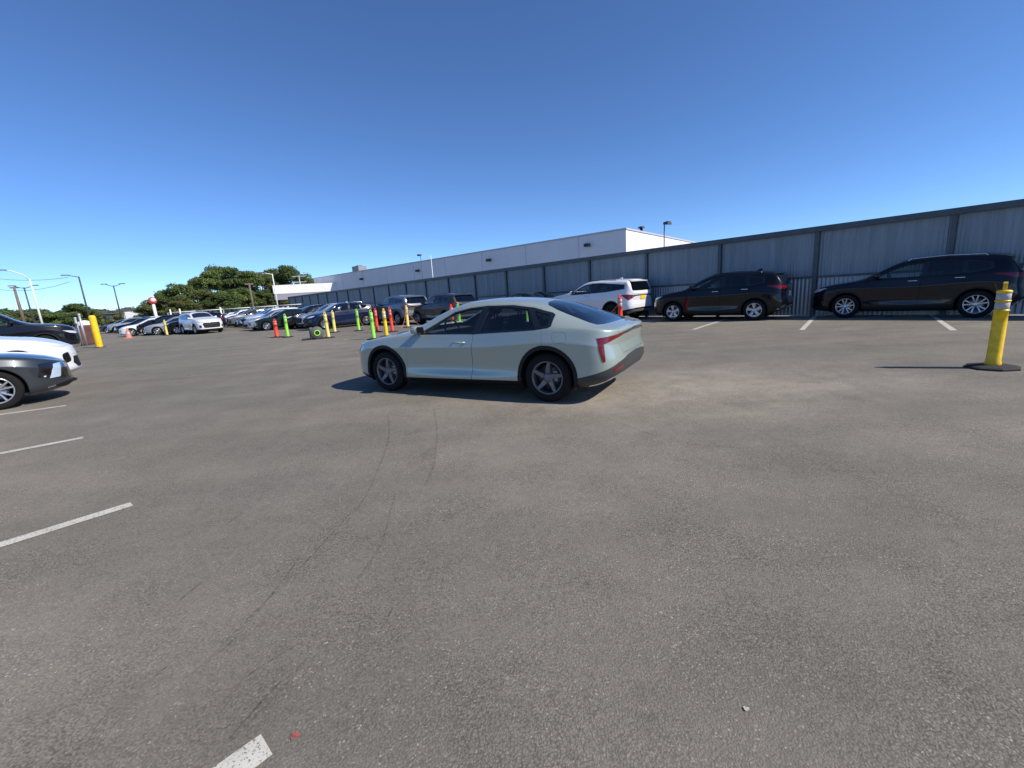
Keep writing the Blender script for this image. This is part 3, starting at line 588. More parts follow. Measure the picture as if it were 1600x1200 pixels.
def spec_sedan(style='s'):
    """three-box sedan; 's' has a broad dark lamp panel, 'w' slit lamps and an oval intake"""
    c = []; f = 1.42
    def a(name, p, poly, role, **k): c.append(dict(name=name, p=p, poly=poly, role=role, **k))
    a('door', 'L', [(1.0, .26), (.98, .72), (.86, .90), (.62, 1.02), (.2, 1.25), (-.1, 1.305), (-.36, 1.32), (-.27, .92), (-.22, .26)], 'paint', side=1, key='fdoor')
    a('door', 'L', [(-.22, .26), (-.27, .92), (-.36, 1.32), (-.8, 1.305), (-1.1, 1.24), (-1.28, .98), (-1.30, .75), (-1.05, .5), (-1.0, .26)], 'paint', side=1, key='rdoor')
    a('window_trim', 'L', [(.80, .915), (.6, 1.02), (.2, 1.235), (-.1, 1.288), (-.36, 1.303), (-.8, 1.288), (-1.1, 1.225), (-1.40, 1.10), (-1.43, .985), (-.3, .925)], 'gloss', side=1, push=.002, gap=.001)
    a('window', 'L', [(.66, .935), (.58, 1.0), (.2, 1.208), (-.1, 1.263), (-.30, 1.275), (-.245, .94)], 'gside', side=1, par='fdoor', push=-.004, gap=.001, key='fwin')
    a('window', 'L', [(-.34, .945), (-.40, 1.275), (-.8, 1.262), (-1.05, 1.205), (-1.22, .985)], 'gside', side=1, par='rdoor', push=-.004, gap=.001, key='rwin')
    a('windshield', 'T', [(1.08, -.01), (1.06, .35), (.98, .60), (.90, .64), (.55, .61), (.36, .57), (.25, .5), (.18, .25), (.16, -.01)], 'gside', push=-.004, gap=.002, thr=.1)
    a('rear_window', 'T', [(-1.05, -.01), (-1.1, .4), (-1.2, .53), (-1.7, .60), (-1.78, .5), (-1.82, -.01)], 'gdark', push=-.003, gap=.002, thr=.1)
    a('hood', 'T', [(1.15, -.01), (1.12, .40), (1.04, .68), (f, .72), (1.9, .68), (2.14, .50), (2.24, .25), (2.27, -.01)], 'paint', gap=.003, thr=.3)
    a('taillight', 150, [(-1.95, .86, .92), (-2.2, .8, .90), (-2.36, .45, .90), (-2.36, .45, .80), (-2.2, .8, .76), (-2.0, .86, .82)], 'red', side=1, push=.006, gap=.001)
    a('sill_trim', 'L', [(-1.0, .1), (-1.0, .25), (1.0, .24), (1.0, .1)], 'plastic', side=1, push=.004, gap=.001)
    a('rear_bumper_trim', 150, [(-1.8, .9, .1), (-1.82, .9, .32), (-2.2, .8, .40), (-2.4, .3, .42), (-2.4, -.02, .42), (-2.4, -.02, .1)], 'plastic', push=.004, gap=.001)
    if style == 's':
        a('headlight', 35, [(2.00, .82, .695), (2.16, .70, .70), (2.30, .40, .69), (2.345, -.02, .685), (2.345, -.02, .40), (2.28, .55, .39), (2.12, .78, .42), (1.96, .86, .46)], 'gloss', push=.003, gap=.001)
        a('lamp_strip', 35, [(2.19, .66, .66), (2.275, .50, .67), (2.235, .64, .42), (2.12, .80, .42)], 'drl', side=1, push=.008, gap=.001)
        a('lamp_bar', 35, [(2.275, .51, .665), (2.29, .48, .665), (2.25, .61, .43), (2.24, .63, .43)], 'chrome', side=1, push=.009, gap=.001)
        a('headlight_lens', 35, rounded([(2.02, .82, .475), (2.05, .80, .48), (2.05, .80, .455), (2.02, .82, .45)], .01), 'lens', side=1, push=.008, gap=.001)
        a('lip_strip', 35, [(2.05, .82, .275), (2.2, .72, .30), (2.2, .72, .275), (2.06, .82, .25)], 'chrome', side=1, push=.008, gap=.001)
        a('front_lip', 35, [(2.16, .75, .29), (2.30, .45, .33), (2.34, -.02, .33), (2.34, -.02, .22), (2.28, .5, .22), (2.18, .74, .25)], 'plastic', push=.003, gap=.001)
    else:
        a('headlight', 38, [(1.84, .86, .785), (2.02, .82, .76), (2.18, .68, .73), (2.26, .56, .70), (2.16, .72, .685), (2.0, .83, .72)], 'lens', side=1, push=.004, gap=.001)
        a('air_intake', 30, rounded([(2.13, .77, .56), (2.25, .62, .60), (2.27, .58, .42), (2.15, .76, .38)], .06), 'gloss', side=1, push=-.01, gap=.001)
        a('grille', 'F', [(-.5, .50), (.50, .50), (.56, .38), (.45, .29), (-.5, .29)], 'plastic', push=-.01, gap=.002, thr=.3)
        a('front_lip', 35, [(2.0, .85, .1), (2.0, .85, .22), (2.2, .7, .25), (2.3, .4, .26), (2.34, -.02, .26), (2.34, -.02, .1)], 'chrome', push=.006, gap=.001)
    return dict(L0=-2.42, L1=2.34, front=(1.62, 2.4), rear=(-1.75, 3.0), wb=2 * f, R=.33, arch=.375, trim=.012, hw=.92, wheel='split' if style == 's' else 'six', cuts=c, q=.9,
        cabin=(-1.55, 1.1, .95, .28), mirror=(.70, .80, 1.0), handles=[('fdoor', -.08, .82), ('rdoor', -1.1, .84)], handle_in=.028,
        extra=[('license_plate', 'wplate', lambda mb: plate(mb, -2.40, .68))],
        lines=dict(
        T=dict(z=[(-2.42, .95), (-2.25, 1.0), (-1.85, 1.05), (-1.4, 1.22), (-1.0, 1.36), (-.5, 1.43), (-.2, 1.435), (.1, 1.41), (.45, 1.29), (.8, 1.12), (1.1, .995), (1.25, .96), (1.7, .90), (2.1, .80), (2.34, .70)], dx=(-.07, .0)),
        G=dict(z=[(-2.42, .93), (-1.85, 1.0), (-1.4, 1.14), (-1.0, 1.27), (-.5, 1.345), (-.2, 1.345), (.1, 1.315), (.45, 1.19), (.85, 1.0), (1.05, .945), (1.3, .925), (1.8, .855), (2.34, .69)],
               y=[(-2.42, .72), (-1.9, .68), (-1.4, .62), (-.5, .61), (.1, .62), (.8, .71), (1.05, .73), (1.4, .68), (2.34, .55)], dx=(-.06, 0)),
        E=dict(z=[(-2.42, .90), (-1.9, .98), (-1.3, .98), (0, .935), (.9, .905), (1.4, .875), (2.1, .745), (2.34, .665)], y=[(-2.42, .85), (-1.4, .87), (0, .86), (1.0, .85), (1.5, .86), (2.34, .82)], dx=(-.03, .01)),
        D=dict(z=[(-2.42, .74), (-1.4, .78), (0, .73), (1.4, .73), (2.34, .55)], y=[(-2.42, .90), (-1.4, .925), (0, .912), (1.4, .92), (2.34, .88)], dx=(.0, .05)),
        C=dict(z=[(-2.42, .52), (0, .43), (1.6, .43), (2.34, .38)], y=[(-2.42, .90), (-1.4, .915), (0, .885), (1.4, .91), (2.34, .89)], dx=(.02, 0)),
        B=dict(z=[(-2.42, .36), (-1.8, .28), (0, .25), (1.7, .25), (2.34, .28)], y=[(-2.42, .88), (0, .905), (1.4, .90), (2.34, .87)], dx=(.03, .03)),
        A=dict(z=[(-2.42, .30), (-1.8, .20), (0, .18), (1.7, .17), (2.34, .22)], y=[(-2.42, .80), (0, .83), (2.34, .80)], dx=(-.04, .10))))
SPECS = dict(fastback=spec_fastback,
  crossover=lambda: suv(2.62, -2.16, 2.20, 1.60, .335, .385, 'blade', style='a', box=.35),
  long_crossover=lambda: suv(2.69, -2.12, 2.34, 1.63, .345, .395, 'split', style='a', box=.35),
  boxy=lambda: suv(2.74, -2.28, 2.34, 1.68, .355, .410, 'split', hood=.07, box=.9, style='b', trim=.05),
  big=lambda: suv(2.95, -2.40, 2.55, 1.86, .40, .46, 'six', hood=.03, box=1, style='b'),
  sedan=lambda: spec_sedan('s'), sedan_w=lambda: spec_sedan('w'))
def pal(p, far=False, **k):
    d = dict(paint=p, rim='rimb', mirror=p, trim='plastic', skid='grey', handle=p, rail='gloss', plate='wplate', gside='gclear')
    if far: d.update(gclear='gfar', gdark='gfar', gside='gfar')
    d.update(k); return d
PT = dict(sage=paint('sage_paint', (.375, .435, .385), .36, .34), black=paint('black_paint', (.003, .0035, .006), 0, .3, .85, .1), white=paint('white_paint', (.72, .73, .75), 0), dgrey=paint('dark_grey_paint', (.034, .041, .048), .4),
  navy=paint('navy_paint', (.002, .008, .042), 0, .35, .7, .2), silver=paint('silver_paint', (.36, .38, .40), .5), grey=paint('grey_paint', (.115, .12, .125), .3), green=paint('dark_green_paint', (.006, .02, .016), 0, .3, .7, .25), char=paint('charcoal_paint', (.005, .0055, .009), 0, .3, .85, .1), graph=paint('graphite_paint', (.028, .026, .025), .2, .35, .8, .3))
# ------------------------------------------------------------------ ground
def asphalt():
    m = bpy.data.materials.new('worn_asphalt'); m.use_nodes = True; nt = m.node_tree; N = nt.nodes; L = nt.links; b = N['Principled BSDF']
    tc = N.new('ShaderNodeTexCoord')
    def noise(scale, det=4, rough=.55, dist=0):
        n = N.new('ShaderNodeTexNoise'); n.inputs['Scale'].default_value = scale; n.inputs['Detail'].default_value = det; n.inputs['Roughness'].default_value = rough; n.inputs['Distortion'].default_value = dist
        L.new(tc.outputs['Object'], n.inputs['Vector']); return n.outputs['Fac']
    def rng(src, a, b_, c, d):
        r = N.new('ShaderNodeMapRange'); r.inputs[1].default_value = a; r.inputs[2].default_value = b_; r.inputs[3].default_value = c; r.inputs[4].default_value = d; L.new(src, r.inputs[0]); return r.outputs[0]
    def math_(op, a, b_):
        q = N.new('ShaderNodeMath'); q.operation = op
        for i, v in enumerate((a, b_)):
            if isinstance(v, (int, float)): q.inputs[i].default_value = v
            else: L.new(v, q.inputs[i])
        return q.outputs[0]
    wn3 = N.new('ShaderNodeTexNoise'); wn3.inputs['Scale'].default_value = 45; wn3.inputs['Detail'].default_value = 3; L.new(tc.outputs['Object'], wn3.inputs['Vector'])
    wsc = N.new('ShaderNodeVectorMath'); wsc.operation = 'SCALE'; wsc.inputs[3].default_value = .022; L.new(wn3.outputs['Color'], wsc.inputs[0])
    wad = N.new('ShaderNodeVectorMath'); wad.operation = 'ADD'; L.new(tc.outputs['Object'], wad.inputs[0]); L.new(wsc.outputs[0], wad.inputs[1])
    vor = N.new('ShaderNodeTexVoronoi'); vor.inputs['Scale'].default_value = 120; L.new(wad.outputs[0], vor.inputs['Vector'])
    sep = N.new('ShaderNodeSeparateColor'); L.new(vor.outputs['Color'], sep.inputs[0])
    vor2 = N.new('ShaderNodeTexVoronoi'); vor2.inputs['Scale'].default_value = 62; L.new(wad.outputs[0], vor2.inputs['Vector'])
    sep2 = N.new('ShaderNodeSeparateColor'); L.new(vor2.outputs['Color'], sep2.inputs[0])
    stone = rng(sep.outputs[0], 0, 1, .78, 1.18)                        # every stone its own shade
    bright = math_('MULTIPLY', rng(sep.outputs[1], .89, .97, 0, .75), rng(vor.outputs['Distance'], .25, .55, 1, 0))
    bright2 = math_('MULTIPLY', rng(sep2.outputs[1], .962, .985, 0, .85), rng(vor2.outputs['Distance'], .18, .36, 1, 0))
    bare = rng(noise(2.2, 5, .65, .5), .40, .62, .25, 1.25)              # patches where the stones stand bare
    bright = math_('MULTIPLY', bright, bare); bright2 = math_('MULTIPLY', bright2, bare)
    gap = rng(vor.outputs['Distance'], .38, .75, 1.0, .62)               # dark binder between
    patch = rng(noise(.16, 4, .55, .6), .32, .70, .87, 1.11)              # wide patches
    mid = rng(noise(1.1, 5, .6, .3), .3, .7, .91, 1.09)
    fine = rng(noise(14, 4, .7), .3, .7, .92, 1.08)
    sg = math_('ADD', 1.0, math_('MULTIPLY', math_('SUBTRACT', math_('MULTIPLY', stone, gap), 1.0), rng(noise(1.5, 4, .6, .4), .35, .65, .45, 1.15)))
    v = math_('MULTIPLY', math_('MULTIPLY', sg, math_('MULTIPLY', patch, mid)), fine)
    v = math_('MULTIPLY', v, rng(noise(.85, 6, .62, 1.2), .60, .74, 1.0, .78))          # oily drips and damp-looking patches
    v = math_('MULTIPLY', v, rng(noise(3.3, 3, .5, .4), .70, .76, 1.0, .80))
    v = math_('ADD', v, math_('ADD', bright, bright2))
    # tyre-polished lanes run along the aisle
    mp = N.new('ShaderNodeMapping'); mp.inputs['Rotation'].default_value = (0, 0, rad(-44)); mp.inputs['Scale'].default_value = (.055, .9, 1); L.new(tc.outputs['Object'], mp.inputs['Vector'])
    ln = N.new('ShaderNodeTexNoise'); ln.inputs['Scale'].default_value = 1.6; ln.inputs['Detail'].default_value = 5; L.new(mp.outputs[0], ln.inputs['Vector'])
    v = math_('MULTIPLY', v, rng(ln.outputs['Fac'], .3, .7, .90, 1.10))
    mixw = N.new('ShaderNodeMix'); mixw.data_type = 'RGBA'; L.new(rng(noise(.22, 3, .5, .4), .40, .66, 0, 1), mixw.inputs[0])
    mixw.inputs[6].default_value = (.194, .177, .148, 1); mixw.inputs[7].default_value = (.228, .205, .164, 1)
    # pale sandy dust swept along the driving line past the sedan
    c = G(1085, 606); mp2 = N.new('ShaderNodeMapping'); mp2.inputs['Location'].default_value = (-c[0], -c[1], 0); L.new(tc.outputs['Object'], mp2.inputs['Vector'])
    mp3 = N.new('ShaderNodeMapping'); mp3.inputs['Rotation'].default_value = (0, 0, rad(12)); mp3.inputs['Scale'].default_value = (.30, .62, 1); L.new(mp2.outputs[0], mp3.inputs['Vector'])
    ln2 = N.new('ShaderNodeVectorMath'); ln2.operation = 'LENGTH'; L.new(mp3.outputs[0], ln2.inputs[0])
    dst = math_('MULTIPLY', rng(math_('ADD', ln2.outputs['Value'], rng(noise(1.3, 5, .6), 0, 1, -.6, .6)), .35, 1.15, 1, 0), rng(noise(5, 4), .3, .7, .35, .8))
    mxd = N.new('ShaderNodeMix'); mxd.data_type = 'RGBA'; L.new(dst, mxd.inputs[0]); L.new(mixw.outputs[2], mxd.inputs[6]); mxd.inputs[7].default_value = (.34, .295, .235, 1); mixw = mxd
    mul = N.new('ShaderNodeMix'); mul.data_type = 'RGBA'; mul.blend_type = 'MULTIPLY'; mul.inputs[0].default_value = 1
    cc = N.new('ShaderNodeCombineColor')
    for i in range(3): L.new(v, cc.inputs[i])
    L.new(mixw.outputs[2], mul.inputs[6]); L.new(cc.outputs[0], mul.inputs[7]); L.new(mul.outputs[2], b.inputs['Base Color'])
    b.inputs['Roughness'].default_value = .88; b.inputs['Specular IOR Level'].default_value = .3
    bp = N.new('ShaderNodeBump'); bp.inputs['Strength'].default_value = .55; bp.inputs['Distance'].default_value = .004
    L.new(math_('ADD', math_('MULTIPLY', vor.outputs['Distance'], -1), math_('MULTIPLY', noise(30, 3), .6)), bp.inputs['Height']); L.new(bp.outputs[0], b.inputs['Normal'])
    return m
ASPH = asphalt()
me = bpy.data.meshes.new('ground'); S = 900
me.from_pydata([(-S, -S, 0), (S, -S, 0), (S, S, 0), (-S, S, 0)], [], [(0, 1, 2, 3)]); me.materials.append(ASPH)
tag(link('ground', me), 'faded grey asphalt of the parking lot', kind='structure')
def worn_paint(name, col, keep=.42, wsc=38):
    m = pmat(name, col, .75, var=.12, vscale=6); nt = m.node_tree; N = nt.nodes; L = nt.links; b = N['Principled BSDF']
    tc = N.new('ShaderNodeTexCoord'); n = N.new('ShaderNodeTexNoise'); n.inputs['Scale'].default_value = wsc; n.inputs['Detail'].default_value = 8; n.inputs['Roughness'].default_value = .7
    L.new(tc.outputs['Object'], n.inputs['Vector']); r = N.new('ShaderNodeMapRange'); r.inputs[1].default_value = keep - .06; r.inputs[2].default_value = keep + .03; L.new(n.outputs['Fac'], r.inputs[0]); L.new(r.outputs[0], b.inputs['Alpha'])
    return m
LINEM = worn_paint('worn_white_paint', (.52, .50, .435), .425, 95)
def strip(name, p, q, w, mat, z=.004, label=None):
    p = np.array(p[:2]); q = np.array(q[:2]); d = (q - p) / np.linalg.norm(q - p); n = np.array([-d[1], d[0]]) * w / 2
    rnd = random.Random(int(abs(p[0] * 97 + p[1] * 31) * 10)); k = max(4, int(np.linalg.norm(q - p) / .15)); vs = []
    for i in range(k + 1):
        c = p + (q - p) * i / k; j1, j2 = 1 + rnd.uniform(-.05, .05), 1 + rnd.uniform(-.05, .05); vs += [(*(c + n * j1), z), (*(c - n * j2), z)]
    m = bpy.data.meshes.new(name); m.from_pydata(vs, [], [(2 * i, 2 * i + 1, 2 * i + 3, 2 * i + 2) for i in range(k)]); m.materials.append(mat)
    return tag(link(name, m), label, kind='structure')
# stall lines: the left-hand row, then the row by the metal wall and a lit strip at its foot
for (e, s_) in (((103, 634), (0, 648)), ((130, 684), (0, 709)), ((206, 788), (0, 852)), ((417, 1164), (360, 1206))):
    a, b_ = G(*e), G(*s_); d = (b_ - a) / np.linalg.norm(b_ - a); strip('stall_line_or_lit_strip', a, a + d * 5.2, .105, LINEM)
for (e, s_) in (((1083, 515), (1140, 497)), ((1253, 515.5), (1277, 490.5)), ((1490, 516.5), (1448, 487)), ((1020, 498), (1052, 492.5))):
    strip('stall_line_or_lit_strip', G(*e), G(*s_), .11, LINEM)
strip('stall_line_or_lit_strip', G(1000, 496.5), G(1240, 495.5), .10, LINEM, .008)  # sunlit ground along the wall foot, put in as a pale painted strip
# dark tyre marks left by turning cars
TM = worn_paint('tyre_mark_rubber', (.06, .055, .05), .5)
for n_ in TM.node_tree.nodes:
    if n_.type == 'MAP_RANGE': n_.inputs[1].default_value = .40; n_.inputs[2].default_value = .70; n_.inputs[4].default_value = .38
def curve_strip(name, px, w, mat, z=.004):
    P = [G(*p)[:2] for p in px]; P = catmull(P, 6); vs = []
    for i, c in enumerate(P):
        t = P[min(i + 1, len(P) - 1)] - P[max(i - 1, 0)]; t = t / np.linalg.norm(t); n = np.array([-t[1], t[0]]) * w / 2
        vs += [(*(c + n), z), (*(c - n), z)]
    m = bpy.data.meshes.new(name); m.from_pydata(vs, [], [(2 * i, 2 * i + 1, 2 * i + 3, 2 * i + 2) for i in range(len(P) - 1)]); m.materials.append(mat)
    return tag(link(name, m), kind='structure')
curve_strip('tyre_mark', [(606, 648), (608, 675), (602, 705), (590, 735), (572, 775), (540, 820)], .016, TM)
curve_strip('tyre_mark', [(678, 640), (683, 675), (681, 705), (675, 735), (664, 760)], .016, TM)
curve_strip('tyre_mark', [(610, 648), (640, 652), (700, 650)], .016, TM)
curve_strip('tyre_mark', [(618, 772), (610, 800), (596, 850), (560, 905)], .015, TM)
curve_strip('tyre_mark', [(480, 1030), (430, 1090), (380, 1140), (360, 1160)], .012, TM)
curve_strip('tyre_mark', [(356, 1000), (330, 1030), (290, 1060)], .012, TM)
curve_strip('tyre_mark', [(470, 870), (440, 910), (400, 960), (352, 1003)], .012, TM)
curve_strip('tyre_mark', [(950, 655), (1060, 690), (1180, 700), (1320, 690)], .012, TM, .004)
SCR = TM.copy(); SCR.name = 'scratch_dark'
for n_ in SCR.node_tree.nodes:
    if n_.type == 'MAP_RANGE': n_.inputs[4].default_value = .75
for sc_ in (((440, 1065), (400, 1108), (360, 1155)), ((550, 800), (512, 842), (470, 888)), ((315, 910), (298, 925), (280, 940)), ((370, 995), (352, 1013), (330, 1030)), ((430, 925), (408, 948), (385, 970)), ((265, 1040), (252, 1050), (240, 1060)), ((470, 1005), (432, 1028), (390, 1055)), ((380, 800), (368, 809), (352, 822)), ((622, 945), (612, 955), (604, 972))):
    curve_strip('scratch_mark', sc_, .008, SCR, .0045)
# a red paint fleck, pale grit and stains
def blob(name, px, r, mat, z=.005, seed=0):
    rnd = random.Random(seed); c = G(*px); vs = [(c[0], c[1], z)]; n = 14
    for k in range(n):
        q = 2 * math.pi * k / n; rr = r * rnd.uniform(.55, 1.25); vs.append((c[0] + rr * math.cos(q), c[1] + rr * math.sin(q), z))
    m = bpy.data.meshes.new(name); m.from_pydata(vs, [], [(0, 1 + k, 1 + (k + 1) % n) for k in range(n)]); m.materials.append(mat)
    return tag(link(name, m), kind='structure')
blob('paint_fleck', (461, 1150), .014, worn_paint('red_fleck', (.38, .09, .08), .47))
blob('chewing_gum', (1166, 1109), .009, pmat('pale_spot', (.42, .40, .37), .8), seed=2)
blob('chewing_gum', (634, 530.5), .04, pmat('pale_spot', (.42, .40, .37), .8), seed=5)
blob('paper_scrap', (540, 531), .09, pmat('pale_spot', (.42, .40, .37), .8), seed=3)
blob('paper_scrap', (528, 529), .06, pmat('pale_spot', (.42, .40, .37), .8), seed=4)

# ------------------------------------------------------------------ corrugated metal wall
WP = np.array([12.7, 11.1]); WD = np.array([-.648, .762]); WD /= np.linalg.norm(WD); WN = np.array([-WD[1], WD[0]])   # WN points to the camera side?
if (-WP) @ WN < 0: WN = -WN
WH = 2.8; BAY = 3.05; T0 = 1.15 - 3 * BAY; NB = 24
wall_rz = math.atan2(WD[1], WD[0])
org = WP + WD * T0
wall = empty('metal_wall', (org[0], org[1], 0), wall_rz, 'long grey corrugated metal wall running behind the parked cars', 'wall')
sgn = 1 if np.dot(WN, [-math.sin(wall_rz), math.cos(wall_rz)]) > 0 else -1    # local +y times sgn faces the lot
def galv(name, col, rough, metal, streak):
    m = pmat(name, col, rough, metal); nt = m.node_tree; N = nt.nodes; L = nt.links; b = N['Principled BSDF']
    tc = N.new('ShaderNodeTexCoord'); mp = N.new('ShaderNodeMapping'); mp.inputs['Scale'].default_value = (5, 5, .25); oi = N.new('ShaderNodeObjectInfo')
    va = N.new('ShaderNodeVectorMath'); va.operation = 'ADD'; L.new(tc.outputs['Object'], va.inputs[0])
    vm = N.new('ShaderNodeVectorMath'); vm.operation = 'SCALE'; vm.inputs[3].default_value = 1.0; L.new(oi.outputs['Location'], vm.inputs[0]); L.new(vm.outputs[0], va.inputs[1])
    L.new(va.outputs[0], mp.inputs['Vector'])
    n = N.new('ShaderNodeTexNoise'); n.inputs['Scale'].default_value = 1.2; n.inputs['Detail'].default_value = 6; n.inputs['Roughness'].default_value = .65; L.new(mp.outputs[0], n.inputs['Vector'])
    r = N.new('ShaderNodeValToRGB'); r.color_ramp.elements[0].position = .32; r.color_ramp.elements[1].position = .70
    r.color_ramp.elements[0].color = (*[c * (1 - streak) for c in col], 1); r.color_ramp.elements[1].color = (*[c * (1 + streak) for c in col], 1)
    L.new(n.outputs['Fac'], r.inputs[0]); L.new(r.outputs[0], b.inputs['Base Color'])
    rr = N.new('ShaderNodeMapRange'); rr.inputs[3].default_value = rough - .1; rr.inputs[4].default_value = rough + .15; L.new(n.outputs['Fac'], rr.inputs[0]); L.new(rr.outputs[0], b.inputs['Roughness'])
    return m
WU = galv('upper_sheet_metal', (.23, .262, .288), .50, .35, .24); WLm = galv('lower_sheet_metal', (.30, .33, .365), .36, .6, .22)
WPOST = pmat('wall_post_paint', (.075, .09, .105), .5, .2, var=.2, vscale=4)
def corr(w, z0, z1, pitch, amp, flat=.3):
    vs = []; xs = []; k = int(w / pitch); p = w / k
    for i in range(k):
        for t, y in ((0, 0), (flat, 0), (.5, 1), (.5 + flat, 1)): xs.append(((i + t) * p, y * amp * sgn))
    xs.append((w, 0)); n = len(xs)
    vs = [(x, y, z0) for x, y in xs] + [(x, y, z1) for x, y in xs]
    m = bpy.data.meshes.new('sheet_panel'); m.from_pydata(vs, [], [(i, i + 1, n + i + 1, n + i) for i in range(n - 1)]); m.materials.append(None); return m
up_me = corr(BAY - .11, 1.28, WH - .10, .084, .010, .28); lo_me = corr(BAY - .11, .03, 1.22, .11, .013, .22)
post_me = MB().box(-.055, .055, -.04, .09, 0, WH - .1).mesh('post') if sgn > 0 else MB().box(-.055, .055, -.09, .04, 0, WH - .1).mesh('post')
rail_me = MB().box(.06, BAY - .06, -.03, .065, 1.215, 1.285).mesh('rail') if sgn > 0 else MB().box(.06, BAY - .06, -.065, .03, 1.215, 1.285).mesh('rail')
cap_me = MB().box(.002, BAY - .002, -.16, .14, WH - .16, WH).mesh('cap')
for i in range(NB):
    x = i * BAY
    for nm, dme, mt, dx in (('sheet_panel', up_me, WU, .055), ('sheet_panel', lo_me, WLm, .055), ('post', post_me, WPOST, 0), ('rail', rail_me, WPOST, 0), ('cap', cap_me, WPOST, 0)):
        o = link(nm, dme, wall, mt); o.location = (x + dx, 0, 0)
o = link('post', post_me, wall, WPOST); o.location = (NB * BAY, 0, 0)
# return of the wall at its far end
k = link('sheet_panel', corr(6, .03, WH - .05, .122, .02), wall, WU); k.location = (NB * BAY + .06, 0, 0); k.rotation_euler = (0, 0, rad(-90 * sgn))

# ------------------------------------------------------------------ building behind the wall
BW = pmat('pale_render_wall', (.75, .745, .76), .8, var=.04, vscale=.6, bump=.1, bscale=20); BTRIM = pmat('roof_trim', (.50, .50, .55), .6)
A_ = G(978, 357, 6.5); B_ = G(490, 435, 6.5); E_ = G(1072, 376, 6.5)
dB = (B_ - A_)[:2]; LB = np.linalg.norm(dB); dB /= LB; dE = (E_ - A_)[:2]; dE /= np.linalg.norm(dE)
bld = empty('warehouse_building', (A_[0], A_[1], 0), 0, 'long low pale lavender warehouse with flat roof rising behind the metal wall', 'building')
def quad_block(poly, z0, z1): return MB().prism(poly, z0, z1)
c2 = [np.zeros(2), dB * LB, dB * LB + dE * 42, dE * 42]
quad_block([tuple(p) for p in c2], 0, 6.42).build('wall', BW, bld)
pc = [c2[0] - dB * .08 - dE * .08, c2[1] + dB * .08 - dE * .08, c2[2] + dB * .08 + dE * .08, c2[3] - dB * .08 + dE * .08]
quad_block([tuple(p) for p in pc], 6.42, 6.56).build('roof_trim', BTRIM, bld)
rzB = math.atan2(dB[1], dB[0]); nB = np.array([dB[1], -dB[0]]); nB = nB if nB @ (-A_[:2]) > 0 else -nB
seam = MB().box(-.03, .03, -.02, .02, 0, 6.4).mesh('wall_joint')
for t in np.linspace(.08, .94, 9):
    o = link('wall_joint', seam, bld, BTRIM); p = dB * LB * t; o.location = (p[0], p[1], 0); o.rotation_euler = (0, 0, rzB)
DK = pmat('dark_fixture', (.02, .02, .022), .5)
fl = MB(); fl.box(-.30, .30, -.18, .18, -.15, .15, bev=.05); fl.box(-.15, .15, .15, .36, -.06, .06); flm = fl.mesh('floodlight')
for px, py in ((503, 446), (567, 436), (655, 423), (766, 406.5), (920, 383)):
    d = ray(px, py); n3 = np.array([nB[0], nB[1], 0]); t = ((A_ - _C) @ n3) / (d @ n3); P = _C + d * t + n3 * .35
    o = link('floodlight', flm, bld, DK); o.location = (P[0] - A_[0], P[1] - A_[1], P[2]); o.rotation_euler = (0, 0, math.atan2(nB[1], nB[0]) + math.pi / 2)
# roof machines
def on_roof(px, back):
    P = G(px[0], px[1], 6.56); return P[:2] + np.array([-nB[0], -nB[1]]) * back
P = G(550, 426.5, 6.56)[:2] - nB * 1.5
ac = empty('roof_air_unit', (P[0], P[1], 6.56), rzB, 'boxy grey air conditioning unit on the warehouse roof', 'air unit')
MB().box(-1.1, 1.1, -.8, .8, 0, 1.15, bev=.05).build('housing', pmat('ac_grey', (.22, .23, .25), .6), ac); MB().lathe([(0, 1.28), (.5, 1.27), (.55, 1.15)], 20).build('fan_cowl', DK, ac)
P = G(995, 360, 6.56)[:2] - nB * 1
vt = empty('roof_vent', (P[0], P[1], 6.56), 0, 'small dark mushroom vent on the sunlit corner of the warehouse roof', 'vent')
MB().lathe([(.14, 0), (.14, .3), (.0, .3)], 14).build('pipe', DK, vt); MB().lathe([(.34, .28), (.30, .40), (0, .46)], 14).build('hood', DK, vt)
# low white shop beyond the wall's end
SW = pmat('white_fascia', (.82, .81, .78), .7, var=.03, vscale=1); SV = pmat('lavender_shade', (.30, .29, .37), .8)  # shade below the white fascia is put into the lavender wall and canopy colour
q0, q1 = AT(431, 85), AT(492, 85); ds = (q1 - q0)[:2]; Ls = np.linalg.norm(ds); ds /= Ls
sh = empty('white_shop', (q0[0], q0[1], 0), math.atan2(ds[1], ds[0]), 'low white flat roofed shop with deep fascia beyond the far wall end', 'building')
MB().box(.6, Ls + 6, .9, 14, 0, 3.8).build('wall', SV, sh); MB().box(0, Ls + 6.2, 0, 14.2, 3.75, 5.2).build('fascia', SW, sh); MB().box(.05, Ls + 6, .05, 2, 2.75, 3.74).build('canopy', SV, sh)

